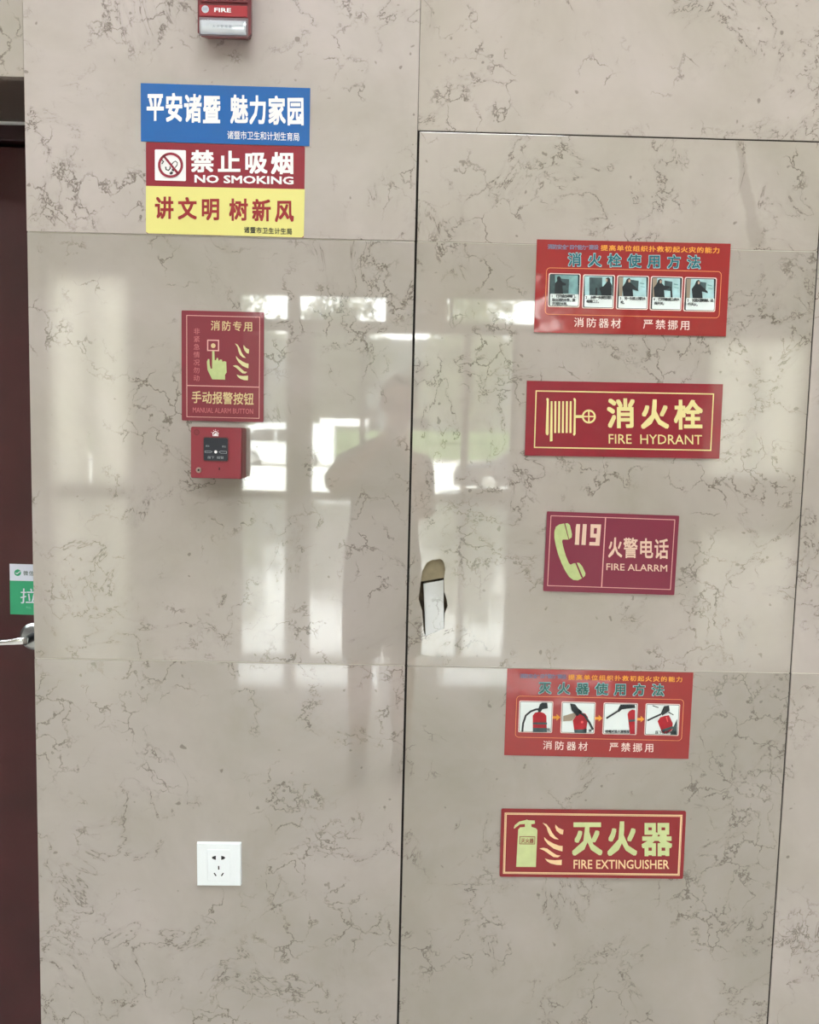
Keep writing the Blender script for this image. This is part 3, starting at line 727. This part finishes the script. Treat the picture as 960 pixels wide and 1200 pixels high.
# strobe sounder at the top of the frame
st = link('fire_alarm_strobe', None, None, 'red wall sounder with a silver lens at the top edge of the photo', 'fire alarm', loc=(-0.3220, -0.0012, 2.2050))
obj('backplate', B(-0.040, 0.040, -0.008, 0, -0.045, 0.073, bev=0.002), dev_d, st)
bm = tapered(bmesh.new(), -0.0418, 0.0418, -0.0470, 0.074, -0.040, -0.004, -0.0042, 0.007)
for v in bm.verts:
    if v.co.y < -0.03 and v.co.z < -0.03: v.co.z -= 0.0075
obj('housing', bm, dev_d, st)
obj('name_band', B(-0.0425, 0.0400, -0.0418, -0.0395, -0.0245, -0.0060, bev=0.0006), mat('band_red', srgb(158, 30, 42), 0.35, coat=0.4), st, label='brighter red raised band reading FIRE')
bm = bmesh.new()
for z in (-0.001, 0.006, 0.013, 0.02, 0.027, 0.034, 0.041): box(bm, -0.040, 0.040, -0.0425, -0.0395, z, z + 0.003)
obj('sounder_grille', bm, dev_d, st)
txt('lettering', 'FIRE', -0.0170, -0.0108, 0.0120, -0.0178, white, -0.0421, st, 0.03, fx=lambda v: v, fz=lambda v: v)
bm = bmesh.new(); cyl(bm, (-0.0325, -0.0418, -0.0135), (-0.0325, -0.0422, -0.0135), 0.0062, n=24)
mk = obj('approval_mark', bm, mat('mark_silver', srgb(190, 196, 204), 0.3), st, label='small round silver mark')
txt('mark_text', 'CCC', -0.0368, -0.0112, -0.0282, -0.0158, slate, -0.0425, mk, 0.02, fx=lambda v: v, fz=lambda v: v)
# lens: half-round bar
def halfbar(x0, x1, zc, rz, ry, y0, n=16):
    bm = bmesh.new(); A = []; Bv = []; xs = [x0, x0 + 0.003, x1 - 0.003, x1]; R = []
    for x, k in zip(xs, (0.75, 1, 1, 0.75)):
        R.append([bm.verts.new((x, y0 - ry * k * math.sin(PI * i / n), zc + rz * (0.85 + 0.15 * k) * math.cos(PI * i / n))) for i in range(n + 1)])
    for a, b in zip(R, R[1:]):
        for i in range(n): bm.faces.new((a[i], a[i + 1], b[i + 1], b[i]))
        bm.faces.new((a[n], a[0], b[0], b[n]))
    bm.faces.new(R[0]); bm.faces.new(R[-1][::-1]); return bm
obj('lens_surround', B(-0.0435, 0.0415, -0.0408, -0.0395, -0.0570, -0.0262, bev=0.0005), mat('lens_grey_red', srgb(120, 104, 108), 0.35), st, label='grey recess round the lens')
ln = obj('lens', halfbar(-0.0405, 0.0385, -0.0425, 0.0120, 0.009, -0.0405), mat('lens_silver', srgb(214, 220, 228), 0.16, 0.45, coat=1.0), st, smooth=False, label='silvery translucent strobe lens')
V = '火灾警报器'
for i, t in enumerate(V):
    x = -0.0155 + i * 0.0070
    txt('lens_lettering', t, x - 0.0024, -0.0425, x + 0.0024, -0.0475, mat('print_dim_grey', srgb(110, 112, 120), 0.5), -0.0513, ln, 0.0, fx=lambda v: v, fz=lambda v: v)

# socket
so = link('wall_socket', None, None, 'white square wall socket with five pin holes', 'socket', loc=(-0.3345, 0.0008, 0.6290), rot=(0, math.radians(-0.6), 0))
obj('faceplate', tapered(bmesh.new(), -0.043, 0.043, -0.043, 0.043, -0.009, 0.0, 0.0012), white_pl, so)
obj('socket_insert', B(-0.0218, 0.0226, -0.0102, -0.0088, -0.0325, 0.0312, bev=0.0005), white_pl, so)
def Sx(x): return (x - 450) / 505 * 0.086
def Sz(y): return (408 - y) / 505 * 0.086
def hole(polys):
    bm = bmesh.new()
    for pl in polys: prism(bm, [[(Sx(a), Sz(b)) for a, b in pl]], -0.0104, -0.0100)
    return bm
obj('round_flat_hole', hole([[(420, 296), (420, 344), (400, 340), (380, 330), (374, 318), (382, 308), (400, 300)]]), slot, so)
obj('round_flat_hole', hole([[(480, 296), (480, 344), (500, 340), (520, 330), (526, 318), (518, 308), (500, 300)]]), slot, so)
obj('earth_slot', hole([[(443, 416), (458, 416), (458, 460), (443, 460)]]), slot, so)
obj('slant_slot', hole([[(392, 502), (404, 497), (427, 532), (415, 540)]]), slot, so)
obj('slant_slot', hole([[(496, 497), (509, 502), (486, 540), (474, 532)]]), slot, so)

# sticker on the door
green = mat('sticker_green', srgb(38, 160, 112), 0.35, coat=0.4)
stw = mat('sticker_white', srgb(214, 218, 232), 0.35, coat=0.4)
s = Sheet('pull_sticker', 'green and white pull sticker on the dark red door above its handle', 'sticker', -0.7780, 1.1090, 0.1350, 0.1115, -0.4,
          [(62, 162), (600, 162), (620, 607), (80, 607)], green, 0.0006, y=0.262)
s.shape('white_band', [[(62, 162), (600, 162), (607, 309), (69, 309)]], stw)
s.shape('chat_mark', [circ((135, 238), 29, 28)], green, 2)
s.shape('check_mark', [stroke([(118, 240), (130, 248), (156, 226)], 8)], stw, 3)
dkt = mat('print_grey_green', srgb(96, 112, 108), 0.5)
s.chars('微信支付', 205, 240, 350, 240, 44, 44, dkt, 0.015, 2)
s.line('拉', 165, 375, 305, 508, stw, 0.006, 1)
s.line('PULL', 218, 534, 262, 552, mat('print_pale_green', srgb(120, 200, 165), 0.5), 0.0, 1)
# ================================================================= THE HALL BEHIND THE CAMERA (seen mirrored in the polished slabs)
YF = -16.85
obj('floor', B(-9, 10.5, YF, 0.3, -0.1, 0), FLOORM, kind='structure')
obj('ceiling', B(-9, 10.5, YF, 0.3, 5.4, 5.5), ceil_m, kind='structure')
obj('wall_left', B(-9.2, -9, YF, 0.3, 0, 5.5), plaster, kind='structure')
obj('wall_right', B(10.5, 10.7, YF, 0.3, 0, 5.5), plaster, kind='structure')
bm = bmesh.new()
prism(bm, [[(-9.2, 0), (10.7, 0), (10.7, 5.5), (-9.2, 5.5)],
           [(-3.4, 0.0), (2.42, 0.0), (2.42, 3.50), (-3.4, 3.50)], [(-3.4, 3.62), (4.6, 3.62), (4.6, 4.16), (-3.4, 4.16)],
           [(-7.25, 0.12), (-5.6, 0.12), (-5.6, 4.4), (-7.25, 4.4)], [(6.4, 0.6), (8.4, 0.6), (8.4, 3.45), (6.4, 3.45)]], YF - 0.25, YF)
obj('wall_back', bm, plaster, kind='structure')
glass = bpy.data.materials.new('clear_glass'); glass.use_nodes = True
nt = glass.node_tree; nt.nodes.clear()
o_ = nt.nodes.new('ShaderNodeOutputMaterial'); mxs = nt.nodes.new('ShaderNodeMixShader'); tr = nt.nodes.new('ShaderNodeBsdfTransparent'); gl = nt.nodes.new('ShaderNodeBsdfGlossy'); fr = nt.nodes.new('ShaderNodeFresnel')
tr.inputs[0].default_value = (0.93, 0.96, 0.94, 1); gl.inputs['Roughness'].default_value = 0.02; fr.inputs[0].default_value = 1.45
nt.links.new(fr.outputs[0], mxs.inputs[0]); nt.links.new(tr.outputs[0], mxs.inputs[1]); nt.links.new(gl.outputs[0], mxs.inputs[2]); nt.links.new(mxs.outputs[0], o_.inputs[0])
framem = mat('bronze_grey_frame', srgb(120, 114, 108), 0.4, 0.3)
def window(name, x0, x1, z0, z1, mull, rail=(), fw=0.06, wide=()):
    w = link(name, None, kind='structure', loc=(0, YF - 0.12, 0))
    bm = bmesh.new()
    box(bm, x0, x1, -0.05, 0.05, z1 - fw, z1); box(bm, x0, x1, -0.05, 0.05, z0, z0 + fw)
    box(bm, x0, x0 + fw, -0.05, 0.05, z0 + fw, z1 - fw); box(bm, x1 - fw, x1, -0.05, 0.05, z0 + fw, z1 - fw)
    for z in rail: box(bm, x0 + fw, x1 - fw, -0.05, 0.05, z, z + 0.08)
    obj('window_frame', bm, framem, w)
    xs = [x0 + fw] + [x for a in mull for x in a] + [x1 - fw]
    for a, b in mull: obj('mullion', B(a, b, -0.06, 0.06, z0 + fw, z1 - fw), framem, w)
    for i in range(0, len(xs), 2): obj('pane', B(xs[i], xs[i + 1], -0.004, 0.004, z0 + fw, z1 - fw), glass, w)
    return w
window('window_1', -3.4, 2.42, 0.0, 3.5, [(-2.40, -1.86), (-0.87, -0.76), (1.31, 1.46)], fw=0.09)
obj('door_bottom_rail', B(1.47, 2.32, YF - 0.17, YF - 0.07, 0.09, 0.22), framem, kind='structure').name = 'trim_1'
window('window_2', -3.4, 4.6, 3.62, 4.16, [(-2.40, -2.14), (1.0, 1.06)], fw=0.03)
window('window_3', -7.25, -5.6, 0.12, 4.4, [(-6.45, -6.38)], fw=0.05)
window('window_4', 6.4, 8.4, 0.6, 3.45, [(7.35, 7.42)], fw=0.05)
# curtains: folded translucent cloth, one to a window half
cm = bpy.data.materials.new('sheer_curtain'); cm.use_nodes = True
nt = cm.node_tree; b = nt.nodes['Principled BSDF']; b.inputs['Base Color'].default_value = srgb(236, 232, 222); b.inputs['Roughness'].default_value = 0.9
tl = nt.nodes.new('ShaderNodeBsdfTranslucent'); tl.inputs[0].default_value = srgb(236, 230, 214); ms = nt.nodes.new('ShaderNodeMixShader'); ms.inputs[0].default_value = 0.75
nt.links.new(b.outputs[0], ms.inputs[1]); nt.links.new(tl.outputs[0], ms.inputs[2]); nt.links.new(ms.outputs[0], nt.nodes['Material Output'].inputs[0])
def curtain(x0, x1, z0, z1, label):
    bm = bmesh.new(); n = int((x1 - x0) / 0.02); pr = None
    for i in range(n + 1):
        x = x0 + (x1 - x0) * i / n; y = 0.035 * math.sin(i * 0.9) + 0.012 * math.sin(i * 0.37 + x)
        a, c = bm.verts.new((x, y, z0)), bm.verts.new((x, y * 0.6, z1))
        if pr: bm.faces.new((pr[0], a, c, pr[1]))
        pr = (a, c)
    o = obj('curtain', bm, cm, smooth=True, label=label, cat='curtain', group='sheer curtains of the far windows', loc=(0, YF + 0.12, 0))
for a in ((-7.3, -6.42, 0.05, 4.5, 'sheer curtain on the outer half of the tall left far window'), (-6.40, -5.55, 0.05, 4.5, 'sheer curtain on the inner half of the tall left far window'),
          (6.35, 7.38, 0.5, 3.55, 'sheer curtain on the inner half of the lower right far window'), (7.42, 8.45, 0.5, 3.55, 'sheer curtain on the outer half of the lower right far window')):
    curtain(*a)
# unseen fill panels added under the ceiling to brighten the wall
fill_m = bpy.data.materials.new('fill_glow'); fill_m.use_nodes = True
b = fill_m.node_tree.nodes['Principled BSDF']; b.inputs['Base Color'].default_value = (0.9, 0.9, 0.9, 1)
b.inputs['Emission Color'].default_value = (0.93, 0.97, 1.0, 1); b.inputs['Emission Strength'].default_value = FILL
def fill_label(x, y):
    return 'added fill panel %s, row %s the wall' % ({-6: 'far left of the red door', -3: 'next left of the red door', 0.3: 'straight above the open joint', 3.6: 'next right of the notices', 6.8: 'far right of the notices'}[x], 'nearest' if y > -3 else 'second from')
def add_fill(x, y, first=[]):
    if not first:
        r = link('fill_panel', None, None, fill_label(x, y), 'ceiling light', 'added fill panels', loc=(x, y, 5.4))
        f = obj('fill_frame', prism(bmesh.new(), [[(0, 0)] * 0 or [(-.63, -.63), (.63, -.63), (.63, .63), (-.63, .63)], [(-.60, -.60), (.60, -.60), (.60, .60), (-.60, .60)]], 0, 0.03), alum, r)
        f.rotation_euler = (PI / 2, 0, 0); f.location = (0, 0, -0.03)
        d = obj('fill_sheet', B(-.6, .6, -.6, .6, -0.02, -0.012), fill_m, r)
        first += [r, f, d]
    else:
        r = first[0].copy(); COL.objects.link(r); r.location = (x, y, 5.4); r['label'] = fill_label(x, y)
        for p in first[1:]:
            c = p.copy(); COL.objects.link(c); c.parent = r
for y in (-2.0, -5.2):
    for x in (-6, -3, 0.3, 3.6, 6.8): add_fill(x, y)

# ---------------------------------------------------------------- outdoors
GZ = -0.35
pave = mat('pale_concrete', srgb(206, 202, 194), 0.9, var=0.06, scale=1.5)
obj('forecourt', B(-45, 45, -85, YF - 0.25, GZ - 0.1, GZ), pave, kind='structure')
for i in range(2):
    obj('entrance_step', B(-5, 5, YF - 1.2 - 0.35 * i, YF - 0.25, GZ + 0.0005 if i else GZ + 0.0005, -0.17 * i - 0.012), pave, kind='structure').name = 'trim_%d' % (i + 2)
obj('lintel_sign', B(-0.38, 0.96, YF - 0.50, YF - 0.32, 3.56, 4.20), mat('sign_beige', srgb(150, 128, 112), 0.6), label='brownish sign box hung over the entrance, seen mirrored in the slabs', cat='sign')
leafm = [mat('leaf_dark', srgb(96, 103, 84), 0.6, var=0.3, scale=3), mat('leaf_mid', srgb(118, 125, 100), 0.6, var=0.3, scale=3)]
bark = mat('bark', srgb(92, 80, 68), 0.9, var=0.25, scale=12)
def leaves(bm, c, r, n, sz):
    for _ in range(n):
        d = Vector((random.gauss(0, 1), random.gauss(0, 1), random.gauss(0, 1))).normalized() * (random.random() ** 0.45)
        p = Vector(c) + Vector((d.x * r[0], d.y * r[1], d.z * r[2]))
        a = Vector((random.gauss(0, 1), random.gauss(0, 1), random.gauss(0, 1))).normalized(); q = a.orthogonal().normalized()
        l = sz * random.uniform(.7, 1.3); w = l * 0.45
        bm.faces.new([bm.verts.new(p + v) for v in (a * l, q * w, -a * l, -q * w)])
TREES = [(-19, -52, 11.5, 3.6, 'broad tree farthest to the left beyond the entrance, seen mirrored'), (-10.5, -50, 11.0, 3.5, 'tree behind the white van, seen mirrored left of the person'), (-4.1, -50.5, 9.8, 3.3, 'tree above the white banner, seen mirrored behind the person'),
         (3.9, -50, 10.6, 3.4, 'tree just right of the person in the mirrored street'), (11.0, -50, 11.2, 3.4, 'tree above the dark saloon car, seen mirrored'), (18.5, -51, 11.4, 3.6, 'broad tree farthest to the right beyond the entrance, seen mirrored')]
for k, (x, y, ht, r, lb) in enumerate(TREES):
    t = link('tree', None, None, lb, 'tree', 'street trees beyond the entrance', loc=(x, y, GZ))
    bm = bmesh.new(); cyl(bm, (0, 0, 0), (0.1, 0, ht * .35), 0.18, 0.13, 10); cyl(bm, (0.1, 0, ht * .34), (-0.1, 0.1, ht * .7), 0.13, 0.06, 8)
    for j in range(5):
        a = j * 1.3; cyl(bm, (0.05, 0, ht * (.32 + .05 * j)), (math.cos(a) * r * .6, math.sin(a) * r * .6, ht * (.5 + .06 * j)), 0.07, 0.03, 6)
    obj('trunk', bm, bark, t)
    bm = bmesh.new()
    for j in range(9):
        a = j * 2.4; rr = r * (0.15 + .5 * ((j * 7) % 9) / 9)
        leaves(bm, (math.cos(a) * rr, math.sin(a) * rr, ht * (.26 + .66 * j / 9)), (r * .62, r * .62, r * .5), 620, 0.19)
    obj('foliage', bm, leafm[k % 2], t).__setitem__('kind', 'stuff')
bm = bmesh.new()
for i in range(50): leaves(bm, (-19.5 + i * 0.8, 0, 0.95), (0.6, 0.5, 0.85), 330, 0.09)
box(bm, -20, 20, -0.35, 0.35, 0, 1.6)
obj('hedge', bm, mat('hedge_green', srgb(96, 116, 74), 0.6, var=0.25, scale=4), label='long clipped green hedge beyond the forecourt, seen mirrored', cat='hedge', kind='stuff', loc=(0, -45.5, GZ))
obj('hedge_kerb', B(-20, 20, -44.5, -44.35, GZ, GZ + 0.18, bev=0.01), mat('kerb_grey', srgb(150, 146, 140), 0.9), kind='structure').name = 'trim_4'
# long building far behind the trees
bd = link('far_building', None, None, 'plain pale building far behind the trees, seen mirrored', 'building', loc=(0, -72, GZ))
obj('building_wall', B(-34, 34, -6, 0, 0, 9), mat('building_grey', srgb(84, 88, 86), 0.85), bd)
for i in range(14):
    for j in range(2): obj('building_window', B(-31 + i * 4.5, -29 + i * 4.5, 0, 0.05, 1.4 + j * 3.6, 3.4 + j * 3.6), black, bd)
# banner beyond the forecourt
bn = link('banner', None, None, 'low white banner strip beyond the forecourt, seen mirrored', 'banner', loc=(-2.45, -36.2, GZ))
for x in (-1.05, 1.0): obj('post', B(x, x + 0.05, -0.03, 0.02, 0, 2.2), alum, bn)
obj('banner_cloth', B(-1.0, 1.0, -0.012, 0.0, 1.84, 2.14), white, bn)
# cars
tyre = mat('tyre', srgb(26, 26, 28), 0.8); cglass = mat('car_glass', srgb(22, 28, 32), 0.08, coat=1.0)
def car(x, y, rz, paint, lab, profile, w=0.88, wheels=(-1.3, 1.3), glassp=None, rr=0.32, grp=None):
    c = link('car', None, None, lab, 'car', grp, loc=(x, y, GZ), rot=(0, 0, rz))
    bm = bmesh.new(); P = profile; S = [(-w, 0.86), (-w * 0.93, 1.0), (0, 1.02), (w * 0.93, 1.0), (w, 0.86)]
    rows = []
    for sy, k in S: rows.append([bm.verts.new((px * (0.985 if abs(sy) == w else 1), sy * (1 - 0.18 * max(0, pz - 0.85) / 0.6), 0.2 + (pz - 0.2) * k)) for px, pz in P])
    n = len(P)
    for a, d in zip(rows, rows[1:]):
        for i in range(n): bm.faces.new((a[i], a[(i + 1) % n], d[(i + 1) % n], d[i]))
    bm.faces.new(rows[0]); bm.faces.new(rows[-1][::-1])
    obj('body', bm, paint, c, smooth=False)
    for sy in (-1, 1):
        for gp in glassp:
            bm = bmesh.new(); vs = []
            prism(bm, [gp], sy * w * 0.90 - 0.02, sy * w * 0.90 + 0.02); obj('side_window', bm, cglass, c)
        for wx in wheels:
            bm = bmesh.new(); cyl(bm, (wx, sy * (w - 0.16), rr), (wx, sy * (w + 0.02), rr), rr, rr, 28)
            wl = obj('wheel', bm, tyre, c)
            bm = bmesh.new(); cyl(bm, (wx, sy * (w + 0.02), rr), (wx, sy * (w + 0.035), rr), rr * .62, rr * .55, 20); obj('hub', bm, alum, wl)
    bm = bmesh.new(); box(bm, P[0][0] - 0.0, P[0][0] + 0.03, -w * .8, w * .8, 0.62, 0.74); obj('lamp_strip', bm, white, c)
    return c
sedan = [(-2.25, 0.25), (-2.3, 0.55), (-2.2, 0.78), (-1.25, 0.93), (-0.55, 1.38), (0.2, 1.45), (0.95, 1.36), (1.6, 1.02), (2.2, 0.95), (2.28, 0.6), (2.22, 0.25)]
car(3.9, -23.2, math.radians(8), mat('car_paint_grey', srgb(60, 60, 64), 0.3, coat=0.4), 'dark grey saloon car parked outside the entrance, seen mirrored', sedan,
    glassp=[[(-1.05, 0.95), (-0.5, 1.32), (0.12, 1.38), (0.12, 0.95)], [(0.2, 0.95), (0.2, 1.38), (0.85, 1.3), (1.25, 0.98)]])
van = [(-2.3, 0.25), (-2.35, 0.8), (-2.1, 1.05), (-1.5, 1.75), (-1.1, 1.88), (2.2, 1.9), (2.3, 1.6), (2.3, 0.25)]
car(-5.3, -38.5, 0, mat('car_paint_white', srgb(230, 230, 228), 0.3, coat=0.8), 'white van parked beside the hedge, seen mirrored', van,
    glassp=[[(-1.6, 1.1), (-1.15, 1.6), (-0.3, 1.62), (-0.3, 1.1)], [(-0.2, 1.1), (-0.2, 1.62), (0.9, 1.64), (0.9, 1.1)]])

# ================================================================= THE PERSON TAKING THE PHOTOGRAPH
skin = mat('skin', srgb(196, 150, 124), 0.5)
hairm = mat('black_hair', srgb(22, 18, 17), 0.45)
shirt = mat('dark_shirt', srgb(52, 50, 56), 0.85, var=0.1, scale=8)
shorts = mat('dark_shorts', srgb(40, 42, 50), 0.85, var=0.1, scale=8)
pr = link('person', None, None, 'person mirrored in the slabs, in dark loose top and knee-length shorts, photographing', 'person', loc=(-0.06, -2.06, 0))
def tube(bm, pts, n=16, cap=True):
    """pts: (x,y,z,rx,ry) ellipses swept along a path; rx lies across, ry along the depth"""
    R = []
    for i, p in enumerate(pts):
        c = Vector(p[:3]); a = Vector(pts[max(i - 1, 0)][:3]); b = Vector(pts[min(i + 1, len(pts) - 1)][:3])
        d = (b - a).normalized(); s = Vector((1, 0, 0)) - d * d.x
        if s.length < 0.25: s = Vector((0, 0, 1)) - d * d.z
        s.normalize(); t = d.cross(s)
        R.append([bm.verts.new(c + s * p[3] * math.cos(2 * PI * k / n) + t * p[4] * math.sin(2 * PI * k / n)) for k in range(n)])
    for a, b in zip(R, R[1:]):
        for k in range(n): bm.faces.new((a[k], a[(k + 1) % n], b[(k + 1) % n], b[k]))
    if cap: bm.faces.new(R[0][::-1]); bm.faces.new(R[-1])
def ball(bm, c, r, n=14):
    ret = bmesh.ops.create_uvsphere(bm, u_segments=n * 2, v_segments=n, radius=1)
    for v in ret['verts']: v.co = Vector(c) + Vector((v.co.x * r[0], v.co.y * r[1], v.co.z * r[2]))
bm = bmesh.new()
# trunk, neck
tube(bm, [(-.0, 0, .80, .15, .10), (0, 0, .90, .155, .11), (0, .0, 1.02, .13, .095), (0, .0, 1.15, .135, .10), (0, 0, 1.27, .155, .10), (0, 0, 1.35, .145, .08), (.02, 0, 1.395, .07, .06)])
tube(bm, [(.02, 0, 1.33, .06, .06), (.035, .015, 1.41, .05, .052), (.045, .035, 1.50, .05, .055)])
# head, jaw, nose, ears
HX, HY, HZ = 0.05, 0.05, 1.575
ball(bm, (HX, HY - .005, HZ + .015), (.071, .088, .092)); ball(bm, (HX, HY + .022, HZ - .052), (.052, .060, .058))
ball(bm, (HX, HY + .062, HZ - .088), (.020, .018, .016), 8)
tube(bm, [(HX, HY + .078, HZ + .020, .007, .008), (HX, HY + .092, HZ - .005, .009, .010), (HX, HY + .101, HZ - .022, .013, .010), (HX, HY + .084, HZ - .033, .011, .008)], 10)
for sx in (-1, 1):
    ball(bm, (HX + sx * .073, HY - .005, HZ - .005), (.008, .016, .029), 8)
    ball(bm, (HX + sx * .031, HY + .074, HZ + .022), (.024, .010, .006), 8)
    ball(bm, (HX + sx * .034, HY + .062, HZ - .018), (.020, .014, .016), 8)
ball(bm, (HX, HY + .080, HZ - .053), (.024, .010, .006), 8); ball(bm, (HX, HY + .078, HZ - .063), (.020, .010, .006), 8)
# phone centre in person space (phone held just below the face)
PH = Vector((0.034, 0.385, 1.415))
# arms: image-left arm (elbow raised outwards) and image-right arm (elbow hanging)
def arm(sh, el, wr, k=1):
    tube(bm, [(*sh, .056, .052), (*(Vector(sh).lerp(Vector(el), .35)), .050, .048), (*(Vector(sh).lerp(Vector(el), .8)), .040, .040), (*el, .038, .038)], 14)
    ball(bm, el, (.039, .039, .039), 8); ball(bm, sh, (.060, .055, .055), 8)
    tube(bm, [(*el, .038, .038), (*(Vector(el).lerp(Vector(wr), .3)), .040, .038), (*(Vector(el).lerp(Vector(wr), .75)), .028, .026), (*wr, .026, .020)], 14)
LW = Vector((-0.050, 0.335, 1.385)); RW = Vector((0.115, 0.325, 1.350))
arm((-.140, -.01, 1.320), (-.190, .13, 1.255), LW)
arm((.135, -.01, 1.320), (.150, .10, 1.135), RW)
# hands: palm, four bent fingers reaching round the back of the phone, thumb on the near side
def hand(wr, side):
    edge = PH.x + side * 0.037
    pc = Vector((edge + side * 0.016, PH.y - 0.012, (wr.z + PH.z) / 2 + 0.012))
    tube(bm, [(*wr, .024, .018), (*(wr.lerp(pc, .55)), .028, .020), (*pc, .018, .030), (*(pc + Vector((0, .006, .030))), .012, .026)], 14)
    for i in range(4):
        z = PH.z - 0.018 + i * 0.019; L = (.050, .060, .058, .052)[i]
        k0 = Vector((edge + side * .014, PH.y + .000, z)); k1 = Vector((edge + side * .011, PH.y + .022, z + .004))
        k2 = Vector((edge - side * .012, PH.y + .0165, z + .006)); k3 = Vector((edge - side * (L - .035), PH.y + .0145, z + .006))
        tube(bm, [(*k0, .0095, .0095), (*k1, .0092, .0092), (*k2, .0085, .0080), (*k3, .0070, .0065)], 10); ball(bm, k1, (.0098,) * 3, 6); ball(bm, k3, (.0068,) * 3, 6)
    t0 = pc + Vector((side * .004, -.016, -.004)); t1 = Vector((edge + side * .006, PH.y - .022, PH.z - .004)); t2 = Vector((edge - side * .016, PH.y - .0155, PH.z + .014))
    tube(bm, [(*t0, .013, .012), (*t1, .011, .010), (*t2, .0085, .0075)], 10); ball(bm, t2, (.0085, .007, .0085), 6)
hand(LW, -1); hand(RW, 1)
# legs and feet
for sx, fx in ((-1, -.092), (1, .092)):
    tube(bm, [(sx * .075, 0, .88, .085, .09), (sx * .085, 0, .70, .078, .082), (fx, .01, .50, .058, .060), (fx, .0, .44, .052, .055), (fx, -.012, .32, .054, .058), (fx, -.005, .16, .036, .040), (fx, -.005, .07, .034, .042)], 16)
SHX = [(-1, -.092), (1, .092)]
body = obj('body', bm, skin, pr, smooth=True)
md = body.modifiers.new('one_skin', 'REMESH'); md.mode = 'VOXEL'; md.voxel_size = 0.0045; md.use_smooth_shade = True
md = body.modifiers.new('soften', 'SMOOTH'); md.factor = 0.5; md.iterations = 2
# face: eyes, brows, lips
for sx in (-1, 1):
    bm = bmesh.new(); ball(bm, (HX + sx * .031, HY + .0745, HZ + .006), (.013, .0075, .0065), 8); e_ = obj('eye', bm, mat('eye_white', srgb(228, 224, 220), 0.2), pr, smooth=True)
    bm = bmesh.new(); ball(bm, (HX + sx * .031, HY + .0800, HZ + .006), (.0055, .0030, .0055), 6); obj('iris', bm, black, e_, smooth=True)
    bm = bmesh.new(); tube(bm, [(HX + sx * .016, HY + .085, HZ + .030, .003, .002), (HX + sx * .032, HY + .083, HZ + .034, .0045, .002), (HX + sx * .050, HY + .070, HZ + .029, .002, .002)], 8); obj('eyebrow', bm, hairm, pr)
bm = bmesh.new(); tube(bm, [(HX - .022, HY + .078, HZ - .058, .002, .002), (HX, HY + .090, HZ - .058, .0055, .004), (HX + .022, HY + .078, HZ - .058, .002, .002)], 8); obj('mouth', bm, mat('lips', srgb(164, 92, 86), 0.4), pr)
bm = bmesh.new()
ball(bm, (HX, HY - .018, HZ + .030), (.080, .090, .094), 16)
for v in list(bm.verts):
    if v.co.z < HZ - .045 or (v.co.y > HY + .045 and v.co.z < HZ + .055): v.co = Vector((HX, HY, HZ)) + (v.co - Vector((HX, HY, HZ))) * 0.78
hr = obj('hair', bm, hairm, pr, smooth=True)
# clothes
bm = bmesh.new()
tube(bm, [(-.005, .0, .905, .168, .125), (-.005, .0, .93, .164, .122), (.0, .0, 1.05, .142, .112), (.005, .0, 1.15, .146, .115), (.0, .0, 1.27, .172, .118), (.005, 0, 1.345, .165, .095), (.02, 0, 1.385, .105, .075), (.03, .005, 1.408, .062, .060)], 28, cap=False)
for sh, el in (((-.138, -.01, 1.322), (-.190, .13, 1.255)), ((.135, -.01, 1.318), (.150, .10, 1.135))):
    a, b = Vector(sh), Vector(el)
    tube(bm, [(*(a + (a - b) * .15), .050, .050), (*a.lerp(b, .08), .068, .066), (*a.lerp(b, .5), .064, .064), (*a.lerp(b, 1.02), .058, .060)], 18, cap=False)
sh_ = obj('shirt', bm, shirt, pr, smooth=True); md = sh_.modifiers.new('cloth', 'SOLIDIFY'); md.thickness = 0.004; md.offset = 1
bm = bmesh.new()
tube(bm, [(0, 0, .96, .135, .105), (0, 0, .90, .160, .120), (0, 0, .80, .168, .125), (-.002, 0, .72, .170, .125)], 28, cap=False)
for sx in (-1, 1): tube(bm, [(sx * .078, 0, .80, .088, .118), (sx * .085, 0, .66, .086, .108), (sx * .088, 0, .515, .082, .092)], 20, cap=False)
so_ = obj('shorts', bm, shorts, pr, smooth=True); md = so_.modifiers.new('cloth', 'SOLIDIFY'); md.thickness = 0.004; md.offset = 1
shoem = mat('dark_shoe', srgb(38, 36, 38), 0.6)
for sx, fx in SHX:
    bm = bmesh.new()
    tube(bm, [(fx, -.075, .045, .026, .030), (fx, -.05, .050, .038, .048), (fx, .03, .045, .042, .044), (fx + sx * .004, .10, .034, .047, .032), (fx + sx * .004, .16, .028, .042, .026), (fx, .19, .024, .022, .016)], 16)
    for v in bm.verts: v.co.z = max(v.co.z, 0.0)
    obj('shoe', bm, shoem, pr, smooth=True)
pp = Vector((-0.06, -2.06, 0)) + PH
ph = link('phone', None, None, 'dark phone held up in front of the person mirrored in the slabs', 'phone', loc=pp)
obj('phone_body', B(-0.035, 0.035, -0.004, 0.004, -0.071, 0.071, bev=0.0035, seg=2), black, ph)
obj('phone_screen', B(-0.032, 0.032, -0.0046, -0.0040, -0.060, 0.060), mat('screen_glass', srgb(16, 18, 22), 0.08), ph)
bm = bmesh.new(); cyl(bm, (0.025, 0.004, 0.062), (0.025, 0.0052, 0.062), 0.005, n=20); obj('phone_lens', bm, cglass, ph)
